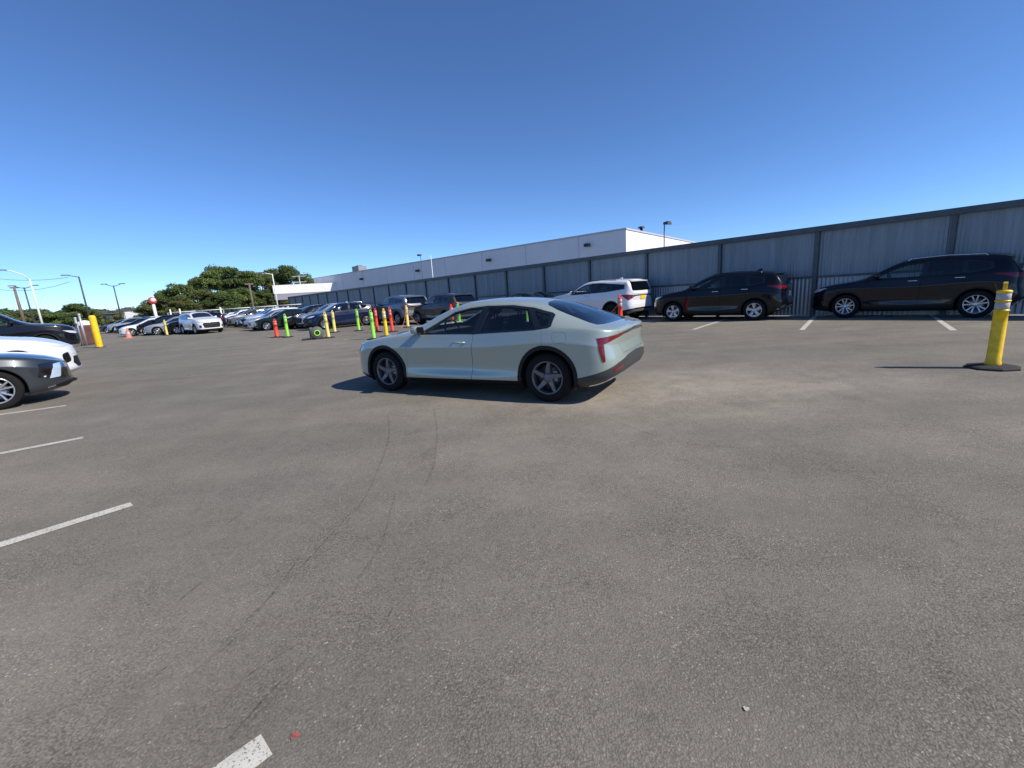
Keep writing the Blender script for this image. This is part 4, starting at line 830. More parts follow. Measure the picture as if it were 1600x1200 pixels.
# ------------------------------------------------------------------ delineator posts
COLP = dict(green=pmat('lime_plastic', (.30, .72, .06), .42, var=.2, vscale=11), yellow=pmat('yellow_plastic', (.88, .54, .01), .40, var=.2, vscale=11), pale=pmat('pale_yellow_plastic', (.78, .66, .16), .45, var=.2, vscale=11), red=pmat('red_orange_plastic', (.80, .065, .03), .42, var=.2, vscale=11))
BASEM = pmat('rubber_base', (.02, .019, .018), .85, bump=.2, bscale=90); REFS = {k: pmat('reflective_' + k, c, .4) for k, c in dict(green=(.40, .70, .18), yellow=(.62, .62, .63), pale=(.74, .66, .28), red=(.72, .22, .17)).items()}; REFM = pmat('reflective_sheet', (.47, .46, .45), .4, var=.2, vscale=14)
d_tube = MB().lathe([(.066, .05), (.068, .07), (.060, .10), (.0575, .60), (.0555, .74), (.063, .745), (.063, .76), (.0535, .765), (.0535, .86), (.062, .865), (.062, .88), (.053, .885), (.053, .97), (.060, .975), (.060, 1.00), (.045, 1.01), (.0, 1.012)], 20).mesh('tube')
def _handle():
    m = MB(); out = [(-.034, 0), (-.034, .045), (-.026, .085), (-.010, .105), (.010, .105), (.026, .085), (.034, .045), (.034, 0), (.015, 0), (.015, .06), (.0, .075), (-.015, .06), (-.015, 0)]
    m.prism(out, -.016, .016, lambda x, y, z: (x, z, 1.008 + y)); return m.mesh('handle')
d_hand = _handle()
d_band = MB().lathe([(.0545, 0), (.0565, .002), (.0565, .078), (.0545, .08)], 20).mesh('reflective_band')
def _base(r):
    m = MB(); n = 8; vs = []
    for z, k in ((0, 1), (.022, 1), (.035, .90), (.05, .45), (.052, .2)):
        for i in range(n):
            q = 2 * math.pi * (i + .5) / n; vs.append((r * k * math.cos(q), r * k * math.sin(q), z))
    m.add(vs, [(a * n + i, a * n + (i + 1) % n, a * n + n + (i + 1) % n, a * n + n + i) for a in range(4) for i in range(n)] + [tuple(range(4 * n, 5 * n))]); return m.mesh('base')
d_base = _base(.225)
def delineator(px, colour, label, group=None, sc=1.0, rz=0, fat=1.2, white=False):
    p = G(*px); e = empty('delineator_post', (p[0], p[1], 0), rz, label, 'delineator', group); e.scale = (fat, fat, sc)
    rr = random.Random(int(px[0] * 7)); tilt = rr.uniform(-.022, .022)
    for nm, dm, mt, z in (('base', d_base, BASEM, 0), ('tube', d_tube, COLP[colour], 0), ('handle', d_hand, COLP[colour], 0), ('reflective_band', d_band, REFM if white else REFS[colour], .773), ('reflective_band', d_band, REFM if white else REFS[colour], .888)):
        o = link(nm, dm, e, mt); o.location = (0, 0, z)
        if nm != 'base': o.rotation_euler = (0, tilt, 0); o.location = (z * math.sin(tilt), 0, z * math.cos(tilt))
    return e
delineator((1550, 575), 'yellow', 'yellow delineator post with two white bands standing alone by the dark crossover', rz=.7, white=True)
delineator((584.5, 530), 'green', 'bright green delineator post beyond the sage sedan hood', rz=.3)
delineator((604.5, 526), 'yellow', 'yellow delineator post half hidden behind the sage sedan hood', rz=1)
delineator((590, 519), 'red', 'red delineator post hidden behind the bright green post', rz=1.2)
delineator((613.5, 518.5), 'red', 'red delineator post with rope, behind the yellow post by the hood', rz=.4)
delineator((637.5, 511.5), 'pale', 'pale yellow delineator post behind the light grey tailgate row', rz=.9)
delineator((561, 517), 'green', 'green delineator post beside the navy car rear wheel', rz=.2)
delineator((523.5, 519.5), 'pale', 'pale yellow delineator post in front of the navy car front wheel', rz=.6)
delineator((513.5, 528), 'pale', 'pale yellow delineator post beside the grey drum with green ring', rz=.1)
delineator((450, 527), 'green', 'green delineator post paired with a stubby red one', rz=.5)
delineator((433, 527), 'red', 'stubby thick red post paired with a green delineator', sc=.80, fat=1.5)
delineator((709, 522), 'red', 'red delineator post seen through the sage sedan front window', rz=.8)
delineator((719, 519), 'green', 'green delineator post seen through the sage sedan front window', rz=.3)
delineator((892, 500), 'pale', 'pale yellow delineator post beside the white car hood', rz=.3)
delineator((970, 516), 'red', 'red delineator post with white bands beside the white car tailgate', rz=.3, white=True)
delineator((825, 505), 'green', 'green delineator post seen through the sage sedan rear door window', rz=.3)
p = G(261, 524); delineator((261.5, 524), 'pale', 'pale lime delineator post before the far row of parked cars', rz=.3)
ROPE = pmat('pink_rope', (.62, .16, .15), .7)
def rope(a, b_, sag, label, za=.92, zb=.92):
    a, b_ = G(*a), G(*b_); pts = []
    for t in np.linspace(0, 1, 15):
        q = a + (b_ - a) * t; z = za + (zb - za) * t - sag * 4 * t * (1 - t); pts.append((q[0], q[1], max(z, .02)))
    o = MB().tube(pts, .009, 6).build('barrier_rope', ROPE); tag(o, label, 'rope', 'barrier ropes'); return o
rope((613.5, 518.5), (637.5, 511.5), .86, 'pink rope sagging between the red and pale yellow posts')
rope((561, 517), (590, 519), .84, 'pink rope sagging from the green post by the navy car')
rope((637.5, 511.5), (709, 522), .84, 'pink rope sagging from the pale yellow post behind the sedan hood')
rope((892, 500), (970, 516), .84, 'pink rope hanging across the white car rear wheel')
# grey drum
p = G(497, 529.5); e = empty('drum_reel', (p[0], p[1], 0), math.atan2(-p[1], -p[0]) + math.pi / 2, 'grey drum reel with a lime ring lying by the pale yellow posts', 'reel')
DG = pmat('reel_grey', (.10, .105, .10), .7)
MB().lathe([(0, -.26), (.24, -.26), (.255, -.24), (.255, -.08), (.23, -.05), (.23, .05), (.255, .08), (.255, .24), (.24, .26), (0, .26)], 26, 'y', (0, 0, .265)).build('drum', DG, e)
MB().lathe([(.085, -.262), (.085, -.28), (.12, -.28), (.125, -.262)], 26, 'y', (0, 0, .265)).build('ring', COLP['green'], e)
MB().lathe([(0, -.262), (.085, -.268), (.088, -.262)], 20, 'y', (0, 0, .265)).build('hub', BASEM, e)
MB().box(-.62, .22, -.2, .2, 0, .05, bev=.015).build('base', BASEM, e)
MB().box(-.30, -.14, -.22, .22, .03, .50, bev=.04).build('housing', DG, e)
# ------------------------------------------------------------------ cars
o_, h_ = by_wheels((613, 610), (859.5, 627), hw=.83)
car('sedan', 'fastback', pal(PT['sage'], rim='rimd'), o_, h_, 'sage green fastback sedan with dark wheels standing in the open aisle')
o_, h_ = by_wheels((1051, 502), (1177, 501), hw=.895)
car('crossover_car', 'crossover', pal(PT['black'], handle='chrome', skid='chrome', gclear='gclear'), o_, h_, 'black crossover with bright five blade wheels parked along the metal wall', group='cars parked along the metal wall')
o_, h_ = by_wheels((1318, 497), (1521, 497), hw=.895)
car('crossover_car', 'long_crossover', pal(PT['char'], handle='chrome', skid='chrome', rail='chrome'), o_, h_, 'dark charcoal crossover with split spoke wheels behind the yellow post', group='cars parked along the metal wall')
def by_point(px, hd, lx, ly, z=0):
    """origin so that local point (lx, ly) stands at the ground pixel px"""
    p = G(*px, z)[:2]; a = rad(hd); return p - np.array([lx * math.cos(a) - ly * math.sin(a), lx * math.sin(a) + ly * math.cos(a)])
car('utility_car', 'boxy', pal(PT['white'], plate='yplate', trim='plastic', rim='rimk'), by_point((955, 502), 131, -1.37, .9), 131, 'white sport utility car with yellow plate parked along the metal wall', group='cars parked along the metal wall')
car('sedan', 'sedan', pal(PT['graph']), by_point((800, 503), 131, 0, .9), 131, 'dark sedan whose roof shows above the sage sedan', group='cars parked along the metal wall')
car('crossover_car', 'crossover', pal(PT['graph']), by_point((653, 506.5), 134, 1.31, .9), 134, 'graphite brown crossover facing the far end of the wall', group='cars parked along the metal wall')
car('utility_car', 'boxy', pal(PT['grey']), by_point((622, 508), 132, -1.37, .9), 132, 'grey sport utility car with pale sunlit tailgate by the ropes', group='cars parked along the metal wall')
car('crossover_car', 'long_crossover', pal(PT['navy'], rail='chrome', skid='grey'), by_point((543, 511.5), 216, 0, .9), 216, 'navy blue crossover behind the green and pale yellow posts', group='cars nosed out by the wall end').scale = (.91, .91, .91)
car('crossover_car', 'long_crossover', pal(PT['silver'], True, rail='chrome'), by_point((499, 512.5), 222, 1.2, .9), 222, 'silver crossover beside the navy blue crossover', group='cars nosed out by the wall end').scale = (.91, .91, .91)
car('crossover_car', 'crossover', pal(PT['char'], True), by_point((470, 513), 226, 1.2, .9), 226, 'charcoal crossover beside the silver crossover', group='cars nosed out by the wall end').scale = (.91, .91, .91)
car('sedan', 'sedan', pal(PT['green'], True), by_point((452, 514), 200, 0, .9), 200, 'dark green sedan behind the green delineator post', group='cars nosed out by the wall end').scale = (.91, .91, .91)
# left edge, noses towards the aisle
HL = 45.0; dl = np.array([math.cos(rad(HL)), math.sin(rad(HL))]); nl = np.array([-dl[1], dl[0]])
Wc = G(2, 641)[:2]
car('sedan', 'sedan', pal(PT['dgrey']), Wc - dl * 1.42 + nl * .895, HL, 'dark grey sedan with broad black lamp panel nosing in from the stall', group='cars in the near stalls')
car('sedan', 'sedan_w', pal(PT['white']), Wc + nl * (.9 + 2.75) + dl * (.92 - 2.39 + .19), HL, 'white hatchback with thin lamps nosed out beside the dark grey sedan', group='cars in the near stalls').scale = (1.02, 1.02, 1.22)
car('utility_car', 'big', pal(PT['char'], rail='chrome', trim='chrome', lens='lens'), np.array([-19.3, 19.8]) - dl * 2.5 + nl * .75, HL, 'tall charcoal utility car with high hood beyond the white hatchback', group='cars in the near stalls').scale = (1, 1, 1.12)
# far rows
far = [
 ('utility_car', 'boxy', 'white', (333, 520.5), -38, 2.2, 0, 'white utility car facing the lot in front of the far row'),
 ('sedan', 'sedan_w', 'silver', (410, 515.5), 225, 1.42, .9, 'silver sedan behind the stubby red post'),
 ('crossover_car', 'crossover', 'white', (398, 513), 225, 1.9, .6, 'white crossover beyond the silver sedan in the far row'),
 ('sedan', 'sedan', 'green', (377, 512.5), 225, 2.2, .5, 'dark green sedan nose beyond the white crossover'),
 ('utility_car', 'boxy', 'grey', (360, 512), 225, 2.2, .5, 'grey utility car right behind the white utility car'),
 ('crossover_car', 'crossover', 'black', (281, 522), 212, 1.2, .9, 'black crossover behind the white marker post in the far row'),
 ('sedan', 'sedan_w', 'silver', (247, 523.5), 212, 1.42, .9, 'silver grey sedan behind the pale lime post'),
 ('crossover_car', 'crossover', 'char', (226, 524), 212, 1.5, .9, 'charcoal crossover between the white sedan and the silver grey sedan'),
 ('sedan', 'sedan_w', 'white', (207, 525.5), 212, 1.42, .9, 'white sedan with bright wheels beside the small orange cone'),
 ('sedan', 'sedan', 'black', (186, 521.5), 212, 2.0, .5, 'black sedan beyond the white sedan by the cone'),
 ('crossover_car', 'crossover', 'silver', (172, 521), 212, 2.0, .5, 'silver crossover third beyond the white sedan by the cone'),
 ('sedan', 'sedan', 'dgrey', (160, 521), 212, 2.0, .5, 'dark grey sedan at the end of the far row by the yellow bollard'),
 ('crossover_car', 'crossover', 'white', (232, 512), 212, 0, .9, 'white crossover roof showing above the far row'),
 ('sedan', 'sedan_w', 'silver', (265, 512), 212, 0, .9, 'silver sedan roof showing above the far row'),
 ('utility_car', 'boxy', 'black', (312, 511), 225, 0, .9, 'black utility car roof behind the white utility car'),
 ('sedan', 'sedan_w', 'white', (366, 506.5), 225, 0, .9, 'white sedan in the last row by the wire fence'),
 ('crossover_car', 'crossover', 'silver', (408, 506.5), 225, 0, .9, 'silver crossover in the last row below the utility pole'),
 ('crossover_car', 'crossover', 'char', (246, 509.5), 212, 0, .9, 'charcoal crossover in the last row under the round sign'),
 ('sedan', 'sedan_w', 'silver', (204, 511.5), 212, 0, .9, 'silver sedan in the last row before the red shop'),
 ('crossover_car', 'crossover', 'white', (430, 508.5), 225, 0, .9, 'white crossover in the second row under the lamp pole'),
 ('utility_car', 'boxy', 'white', (385, 508), 225, 0, .9, 'white utility car in the second row by the wire fence'),
 ('sedan', 'sedan_w', 'silver', (345, 508), 225, 0, .9, 'silver sedan in the second row before the trees'),
]
for nm, ty, pc_, px, hd, lx, ly, lb in far:
    car(nm, ty, pal(PT[pc_], True), by_point(px, hd, lx * .9, ly * .9), hd, lb, group='cars in the far rows').scale = (.9, .9, .9)

# ------------------------------------------------------------------ street furniture
POLEG = pmat('galvanised_pole', (.42, .43, .44), .45, .5); POLEW = pmat('white_pole', (.72, .72, .70), .5); WOOD = pmat('pole_wood', (.17, .13, .10), .9, var=.25, vscale=3); POLED = pmat('dark_pole', (.05, .055, .06), .5)
def lamp_head(mb, x, y, z, a, L=.7):
    c, s = math.cos(a), math.sin(a); P = lambda u, v, w: (x + u * c - v * s, y + u * s + v * c, z + w)
    mb.add([P(0, -.1, .05), P(0, .1, .05), P(L, .18, .02), P(L, -.18, .02), P(0, -.1, .14), P(0, .1, .14), P(L * .9, .14, .16), P(L * .9, -.14, .16)], [(0, 3, 2, 1), (4, 5, 6, 7), (0, 1, 5, 4), (1, 2, 6, 5), (2, 3, 7, 6), (3, 0, 4, 7)])
def pole(name, base, top, D, mat, label, kind, r=.10, cat='lamp post'):
    b = AT(base[0], D); H = VZ(b, *top); e = empty(name, (b[0], b[1], 0), math.atan2(b[1], b[0]) - math.pi / 2, label, cat)   # local x runs to the right of the view
    if kind == 'wood':
        MB().tube([(0, 0, 0), (0, 0, H)], [r * 1.3, r * .8], 10).build('pole', mat, e); MB().box(-.5, .5, -.1, .1, H - .25, H - .05).build('crossarm', WOOD, e); return e
    MB().tube([(0, 0, 0), (0, 0, H * .5), (0, 0, H)], [r, r * .8, r * .6], 10).build('pole', mat, e); MB().lathe([(r * 2.2, 0), (r * 2.2, .05), (r * 1.3, .12), (r, .14)], 12).build('foot', mat, e)
    if kind == 'arm':
        MB().tube([(0, 0, H - .1), (-.5, 0, H + .55), (-1.3, 0, H + .95), (-1.7, 0, H + 1.0)], [.06, .055, .05, .045], 8).build('arm', mat, e)
        m = MB(); lamp_head(m, -1.6, 0, H + .95, math.pi, .8); m.build('lamp_head', POLED, e)
    elif kind == 'double':
        for sx in (-1, 1):
            MB().tube([(0, 0, H - .15), (sx * .5, 0, H + .02), (sx * .9, 0, H + .2)], .045, 8).build('arm', mat, e)
            m = MB(); lamp_head(m, sx * .7, 0, H + .15, 0 if sx > 0 else math.pi, .8); m.build('lamp_head', POLED, e)
    elif kind == 'single':
        MB().tube([(0, 0, H - .08), (-.9, 0, H + .15)], .045, 8).build('arm', mat, e); m = MB(); lamp_head(m, -.8, 0, H + .08, math.pi, .8); m.build('lamp_head', POLED, e)
    return e
pole('street_lamp', (65, 502), (45, 436), 78, POLEW, 'tall pale street lamp with a curved arm beyond the charcoal utility car', 'arm', .13)
pole('street_lamp', (53, 500), (40, 449), 92, POLED, 'twin headed lamp post between the utility pole and pale street lamp', 'double', .13)
pole('utility_pole', (38, 500), (24, 448), 105, WOOD, 'wooden utility pole left of the twin headed lamp post', 'wood', .2, 'utility pole')
pole('street_lamp', (140, 484), (124, 432), 78, POLED, 'dark lamp post with one short arm above the round tree', 'single', .13)
pole('street_lamp', (189, 490), (177, 446), 95, POLED, 'twin headed lamp post above the far red roofed shop', 'double', .13)
pole('street_lamp', (434, 488), (420, 428), 62, POLEW, 'slim white lamp post in front of the big trees', 'single', .09)
pole('utility_pole', (396, 490), (388, 442), 68, WOOD, 'wooden utility pole with crossarm in front of the big trees', 'wood', .12, 'utility pole')
def mast(px_b, px_t, wallback, label, white):
    # stands behind the metal wall
    d = ray(*px_t); n3 = np.array([WN[0], WN[1], 0]); P0 = np.array([WP[0], WP[1], 0]) - n3 * wallback; t = ((P0 - _C) @ n3) / (d @ n3); P = _C + d * t
    e = empty('light_mast', (P[0], P[1], 0), wall_rz, label, 'mast'); MB().tube([(0, 0, 0), (0, 0, P[2])], [.035, .022], 8).build('pole', POLEW if white else POLED, e)
    if not white:
        m = MB(); lamp_head(m, 0, 0, P[2] - .05, 0 if P[0] < 2 else math.pi, .26); m.build('lamp_head', POLED, e)
    return e
mast(None, (657, 399), 1.5, 'thin dark light mast with tilted head over the warehouse front', False)
mast(None, (673, 399), 1.5, 'thin white mast just behind the metal wall', True)
mast(None, (1038, 351), 1.5, 'thin dark light mast beside the sunlit warehouse corner', False)
# aerial frame over the shop roof
b = AT(474, 88); zt = VZ(b, 474, 430); e = empty('roof_aerial', (b[0], b[1], 0), math.atan2(b[1], b[0]) - math.pi / 2, 'pale double crossarm pole rising behind the white shop', 'pole')
MB().tube([(0, 0, 0), (0, 0, zt)], .10, 8).build('pole', POLEG, e)
for dz in (.15, 1.15): MB().box(-1.1, 1.1, -.06, .06, zt - dz - .06, zt - dz + .06).build('crossarm', POLEG, e)
# overhead wires
def wire(pa, pb, D1, D2, sag, label):
    a = AT(pa[0], D1); a[2] = VZ(a, *pa); b = AT(pb[0], D2); b[2] = VZ(b, *pb)
    tag(MB().tube([a + (b - a) * t - np.array([0, 0, sag * 4 * t * (1 - t)]) for t in np.linspace(0, 1, 20)], .022, 5).build('overhead_wire', POLED), label, 'wire', 'overhead wires')
wire((-40, 424), (124, 433), 95, 78, .7, 'upper overhead wire sagging to the dark single arm lamp post')
wire((-40, 438), (124, 440), 95, 78, 1.2, 'lower overhead wire sagging to the dark single arm lamp post')
wire((-40, 491), (300, 470), 120, 110, .6, 'low overhead wire crossing in front of the left treeline')
# round sign on a white pole
b = AT(243, 58); zt = VZ(b, 232, 470); e = empty('round_sign', (b[0], b[1], 0), math.atan2(b[1], b[0]) - math.pi / 2, 'red and white round sign on a white pole above the far cars', 'sign')
MB().tube([(0, 0, 0), (0, 0, zt - .3)], [.16, .13], 12).build('pole', POLEW, e)
MB().lathe([(0, -.16), (.33, -.16), (.37, -.12), (.37, .12), (.33, .16), (0, .16)], 28, 'y', (0, 0, zt)).build('disc', pmat('sign_red', (.45, .05, .05), .5), e)
MB().lathe([(0, -.175), (.20, -.175), (.21, -.155)], 24, 'y', (.06, 0, zt + .06)).build('emblem', pmat('sign_white', (.75, .70, .68), .5), e)
# yellow bollard by a brown cabinet, thin posts
b = G(156, 543)[:2]; zt = VZ(np.array([b[0], b[1], 0]), 140, 493); yw = COLP['yellow']
e = empty('steel_bollard', (b[0], b[1], 0), .6, 'thick yellow bollard beside the brown cabinet', 'bollard')
MB().lathe([(.145, 0), (.145, zt - .1), (.13, zt - .04), (.08, zt), (0, zt)], 20).build('sleeve', yw, e); MB().lathe([(.26, 0), (.26, .03), (.145, .05)], 20).build('foot', POLED, e)
b = G(140, 538.5)[:2]; e = empty('utility_cabinet', (b[0], b[1], 0), .9, 'rusty brown cabinet with a white dome behind the yellow bollard', 'cabinet')
RB = pmat('rust_brown', (.10, .035, .028), .7, var=.35, vscale=3); MB().box(-.38, .38, -.35, .35, 0, 1.15, bev=.03).build('body', RB, e); MB().box(-.34, .34, -.372, -.352, .06, 1.08).build('door', RB, e)
MB().lathe([(.34, 1.15), (.33, 1.25), (.25, 1.36), (.12, 1.42), (0, 1.43)], 20).build('dome', POLEW, e)
for px, top, lb in (((128.5, 540), (119, 497), 'thin grey post left of the brown cabinet'), ((136, 540), (129, 491), 'thin grey post touching the brown cabinet')):
    b = G(*px); zt = VZ(b, *top); e = empty('steel_post', (b[0], b[1], 0), 0, lb, 'post'); MB().tube([(0, 0, 0), (0, 0, zt)], .06, 10).build('pole', POLEG, e); MB().lathe([(.075, zt - .02), (.07, zt + .04), (0, zt + .05)], 10).build('cap', POLEG, e)
for px, top, lb in (((294, 521.5), (288, 492), 'leaning white marker post beside the white utility car'), ((272, 513), (272, 483), 'white marker post behind the silver sedan roof'), ((287, 513), (286, 482), 'white marker post behind the black crossover'), ((350, 511), (346, 480), 'white marker post behind the white utility car')):
    b = G(*px); zt = VZ(b, *top); e = empty('marker_post', (b[0], b[1], 0), 0, lb, 'post'); MB().tube([(0, 0, 0), (0, 0, zt)], .07, 10).build('pole', POLEW, e); MB().lathe([(.16, 0), (.15, .05), (.07, .07)], 10).build('foot', BASEM, e)
b = G(202, 528.5); e = empty('traffic_cone', (b[0], b[1], 0), .4, 'small faded orange cone in front of the white sedan', 'cone')
MB().lathe([(.20, .03), (.17, .05), (.035, .72), (.0, .73)], 16).build('cone', pmat('faded_orange', (.62, .20, .13), .6), e); MB().box(-.22, .22, -.22, .22, 0, .035).build('base', pmat('faded_orange', (.62, .20, .13), .6), e); MB().lathe([(.125, .30), (.095, .44)], 16).build('reflective_band', REFM, e)
# wire fence behind the far rows
fa, fb = AT(262, 66)[:2], AT(474, 60)[:2]; df = (fb - fa); LF = np.linalg.norm(df); df /= LF
fence = empty('wire_fence', (fa[0], fa[1], 0), math.atan2(df[1], df[0]), 'wire mesh fence with pale top rail behind the far rows of cars', 'fence')
fm = glass('wire_mesh', (.72, .72, .72), .4)
n = int(LF / 3)
pm_ = MB().tube([(0, 0, 0), (0, 0, 1.75)], .04, 8).mesh('post'); rm_ = MB().tube([(0, 0, 1.7), (LF / n, 0, 1.7)], .05, 8).mesh('top_rail')
for i in range(n + 1):
    o = link('post', pm_, fence, POLEG); o.location = (i * LF / n, 0, 0)
    if i < n: o = link('top_rail', rm_, fence, POLEW); o.location = (i * LF / n, 0, 0)
mesh_me = MB(); 
for k in range(int(LF / .5)):
    x = k * .5
    for dx in (.8, -.8):
        x1 = min(max(x + dx, 0), LF); mesh_me.tube([(x, 0, .05), (x1, 0, 1.68)], .006, 3, False)
wm = mesh_me.build('wire', POLEG, fence); wm['kind'] = 'stuff'
# far low shops
def hut(px0, px1, D, h, col, roofc, label, ridge=.9):
    a, b = AT(px0, D), AT(px1, D); d = (b - a)[:2]; Lh = np.linalg.norm(d); e = empty('low_shop', (a[0], a[1], 0), math.atan2(d[1], d[0]), label, 'building')
    MB().box(0, Lh, 0, 8, 0, h).build('wall', col, e); MB().add([(-.4, -.5, h), (Lh + .4, -.5, h), (Lh + .4, 8.5, h), (-.4, 8.5, h), (-.4, 4, h + ridge), (Lh + .4, 4, h + ridge)], [(0, 1, 5, 4), (2, 3, 4, 5), (0, 4, 3), (1, 2, 5), (0, 3, 2, 1)]).build('roof', roofc, e)
    win = MB().box(0, 1.5, -.04, .04, 0, 1.1).mesh('window')
    for k in range(int(Lh / 2.6)): o = link('window', win, e, M['gfar']); o.location = (.6 + k * 2.6, 0, 1.2)
REDW = pmat('red_brick_wall', (.30, .06, .045), .8, var=.25, vscale=2); DROOF = pmat('dark_roof', (.07, .065, .065), .8); PWH = pmat('pale_wall', (.6, .58, .54), .8)
hut(186, 248, 150, 3.0, REDW, DROOF, 'long red walled shop with dark roof beyond the far cars'); hut(157, 188, 140, 2.6, pmat('brown_wall', (.12, .09, .08), .8), DROOF, 'low brown shed with dark roof left of the red shop')
hut(90, 128, 150, 2.0, PWH, PWH, 'low pale shed behind the charcoal utility car')
# white box van in front of the red shop
b = AT(211, 140); e = empty('box_van', (b[0], b[1], 0), rad(205), 'white box van parked in front of the red walled shop', 'van')
MB().box(-2.6, 1.6, -1.0, 1.0, .7, 2.9, bev=.05).build('box_body', PT['white'], e)
MB().prism([(1.65, .55), (3.3, .55), (3.3, 1.2), (2.95, 1.4), (2.5, 2.2), (1.65, 2.3)], -.95, .95, lambda x, z, y: (x, y, z)).build('cab', PT['white'], e)
MB().prism([(2.58, 1.45), (2.98, 1.45), (2.56, 2.12), (2.3, 2.15)], -.97, .97, lambda x, z, y: (x, y, z)).build('window', M['gfar'], e)
for x in (-1.6, 2.6):
    for y in (-.9, .9): MB().lathe([(0, -.12), (.3, -.12), (.38, -.08), (.38, .08), (.3, .12), (0, .12)], 20, 'y', (x, y, .38)).build('wheel', M['rubber'], e)
MB().box(-2.6, 2.9, -.5, .5, .4, .72).build('chassis', M['plastic'], e)

# ------------------------------------------------------------------ trees
def leafmat(name, c0, c1):
    m = bpy.data.materials.new(name); m.use_nodes = True; nt = m.node_tree; N = nt.nodes; L = nt.links; b = N['Principled BSDF']
    g = N.new('ShaderNodeNewGeometry'); r = N.new('ShaderNodeValToRGB'); r.color_ramp.elements[0].color = (*c0, 1); r.color_ramp.elements[1].color = (*c1, 1)
    L.new(g.outputs['Random Per Island'], r.inputs[0]); L.new(r.outputs[0], b.inputs['Base Color']); b.inputs['Roughness'].default_value = .6; b.inputs['Specular IOR Level'].default_value = .25
    t = N.new('ShaderNodeBsdfTranslucent'); L.new(r.outputs[0], t.inputs[0]); mx = N.new('ShaderNodeMixShader'); mx.inputs[0].default_value = .5
    L.new(b.outputs[0], mx.inputs[1]); L.new(t.outputs[0], mx.inputs[2]); L.new(mx.outputs[0], N['Material Output'].inputs[0]); return m
LF1 = leafmat('leaves_green', (.115, .170, .050), (.235, .295, .095)); LF2 = leafmat('leaves_olive', (.120, .150, .055), (.260, .275, .105)); LF3 = leafmat('leaves_dark', (.090, .140, .046), (.185, .245, .085))
BARK = pmat('bark', (.10, .08, .065), .9, var=.3, vscale=4)
def tree_meshes(seed, H, R, nleaf=11000, ls=.26):
    rnd = np.random.default_rng(seed); lobes = []
    for k in range(44):
        q = rnd.uniform(0, 2 * math.pi); zz = rnd.uniform(.22, .95); prof = math.sin(math.pi * min(1, (zz * .82 + .16))) ** .6
        rr = R * prof * rnd.uniform(.2, .95); lobes.append((rr * math.cos(q), rr * math.sin(q), H * zz * .93, R * rnd.uniform(.13, .34)))
    lobes.append((0, 0, H * .84, R * .3)); lobes = np.array(lobes)
    w = lobes[:, 3] ** 2; idx = rnd.choice(len(lobes), nleaf, p=w / w.sum()); d = rnd.normal(size=(nleaf, 3)); d /= np.linalg.norm(d, axis=1)[:, None]
    c = lobes[idx, :3] + d * lobes[idx, 3][:, None] * (rnd.uniform(.55, 1.08, nleaf) + (rnd.random(nleaf) < .10) * rnd.uniform(0, .45, nleaf))[:, None] * np.array([1, 1, .72])
    c = c[c[:, 2] > .8]; n = len(c)
    out = c - np.array([0, 0, H * .5]); out /= np.linalg.norm(out, axis=1)[:, None]
    nn = rnd.normal(size=(n, 3)) * .6 + out * .7 + np.array([0, 0, .5]); nn /= np.linalg.norm(nn, axis=1)[:, None]      # leaves face out and up
    a = np.cross(nn, rnd.normal(size=(n, 3))); a /= np.linalg.norm(a, axis=1)[:, None]; b = np.cross(nn, a)
    s = ls * rnd.uniform(.6, 1.3, n)[:, None]
    V = np.stack([c - a * s, c - b * s * .55, c + a * s, c + b * s * .55], 1).reshape(-1, 3)
    me = bpy.data.meshes.new('crown'); me.from_pydata(V.tolist(), [], np.arange(4 * n).reshape(-1, 4).tolist()); me.materials.append(None)
    tr = MB(); tr.tube([(0, 0, 0), (.08, 0, H * .2), (-.05, .05, H * .45), (0, 0, H * .7)], [.32, .26, .18, .07], 9)
    for k in range(9):
        l = lobes[k]; z0 = H * rnd.uniform(.15, .4); tr.tube([(0, 0, z0), (l[0] * .5, l[1] * .5, (z0 + l[2]) / 2), (l[0], l[1], l[2])], [.12, .08, .03], 6)
    return me, tr.mesh('trunk'), H
TREES = [tree_meshes(1, 12, 4.6), tree_meshes(2, 12, 5.2), tree_meshes(3, 12, 4.2)]
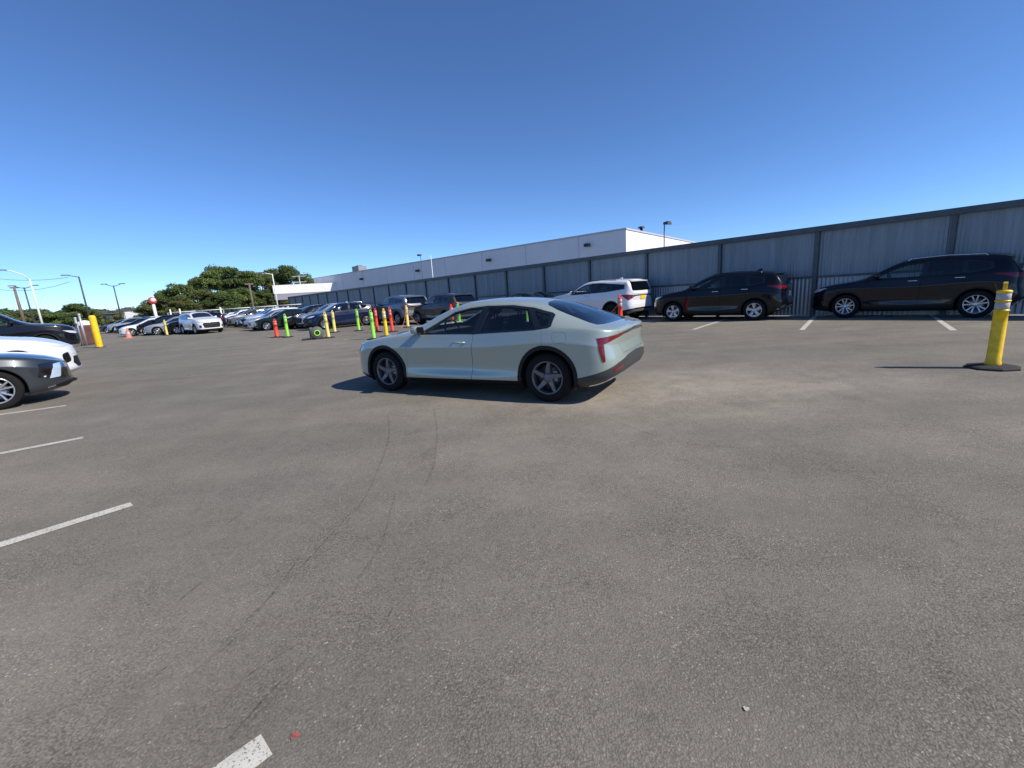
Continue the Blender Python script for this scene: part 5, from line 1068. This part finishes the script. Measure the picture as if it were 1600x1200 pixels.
LOW = [tree_meshes(11, 6, 5.0, 5000, .35), tree_meshes(12, 6, 4.4, 5000, .35)]
def tree(px, D, kind, mat, label, group, wide=1.0, i=0, name='tree'):
    b = AT(px[0], D); H = VZ(b, *px) * 1.07; src = (LOW if kind else TREES); cm, tm, h0 = src[i % len(src)]; k = H / h0
    e = empty(name, (b[0], b[1], 0), i * 1.7, label, 'tree', group); e.scale = (k * wide, k * wide, k)
    link('trunk', tm, e, BARK); link('crown', cm, e, mat); return e
GT = 'trees beyond the far rows'
for i, (x, y, D, mt, w) in enumerate([(232, 480, 96, LF1, 1.6), (243, 467, 92, LF2, 1.3), (256, 460, 98, LF3, 1.2), (268, 452, 96, LF1, 1.1), (290, 443, 90, LF1, 1.1), (312, 434, 97, LF2, 1.0), (334, 425, 92, LF1, 1.0), (352, 415, 100, LF1, .9), (374, 416, 96, LF3, .85), (397, 424, 92, LF1, .9), (415, 427, 104, LF2, .9), (436, 418, 110, LF1, .85), (457, 415, 106, LF3, .8), (478, 428, 112, LF1, .9), (497, 434, 118, LF2, .9), (325, 452, 84, LF2, 1.3), (380, 450, 84, LF1, 1.3), (282, 462, 84, LF2, 1.4), (420, 452, 86, LF3, 1.2), (352, 458, 82, LF3, 1.4), (450, 462, 86, LF2, 1.4)]):
    tree((x, y), D, 0, mt, {LF1: 'leafy mid green tree in the big clump beyond the far rows', LF2: 'leafy olive green tree in the big clump beyond the far rows', LF3: 'leafy dark green tree in the big clump beyond the far rows'}[mt], GT, w, i)
for i, (x, y, D, mt, w) in enumerate([(124, 474, 95, LF3, .65), (138, 480, 100, LF1, .7)]): tree((x, y), D, 0, mt, 'rounded dark tree behind the yellow bollard', 'trees behind the yellow bollard', 1.25, i)
for i, x in enumerate(range(-132, 262, 17)):
    tree((x, 488 + 3 * math.sin(i * 2.1) - (3 if x > 175 else 0)), 150 + 8 * math.sin(i * 1.3), 1, (LF2, LF1, LF3)[i % 3], 'low ' + ('olive', 'mid green', 'dark green')[i % 3] + ' tree in the distant treeline', 'trees of the distant treeline', 1.3, i)
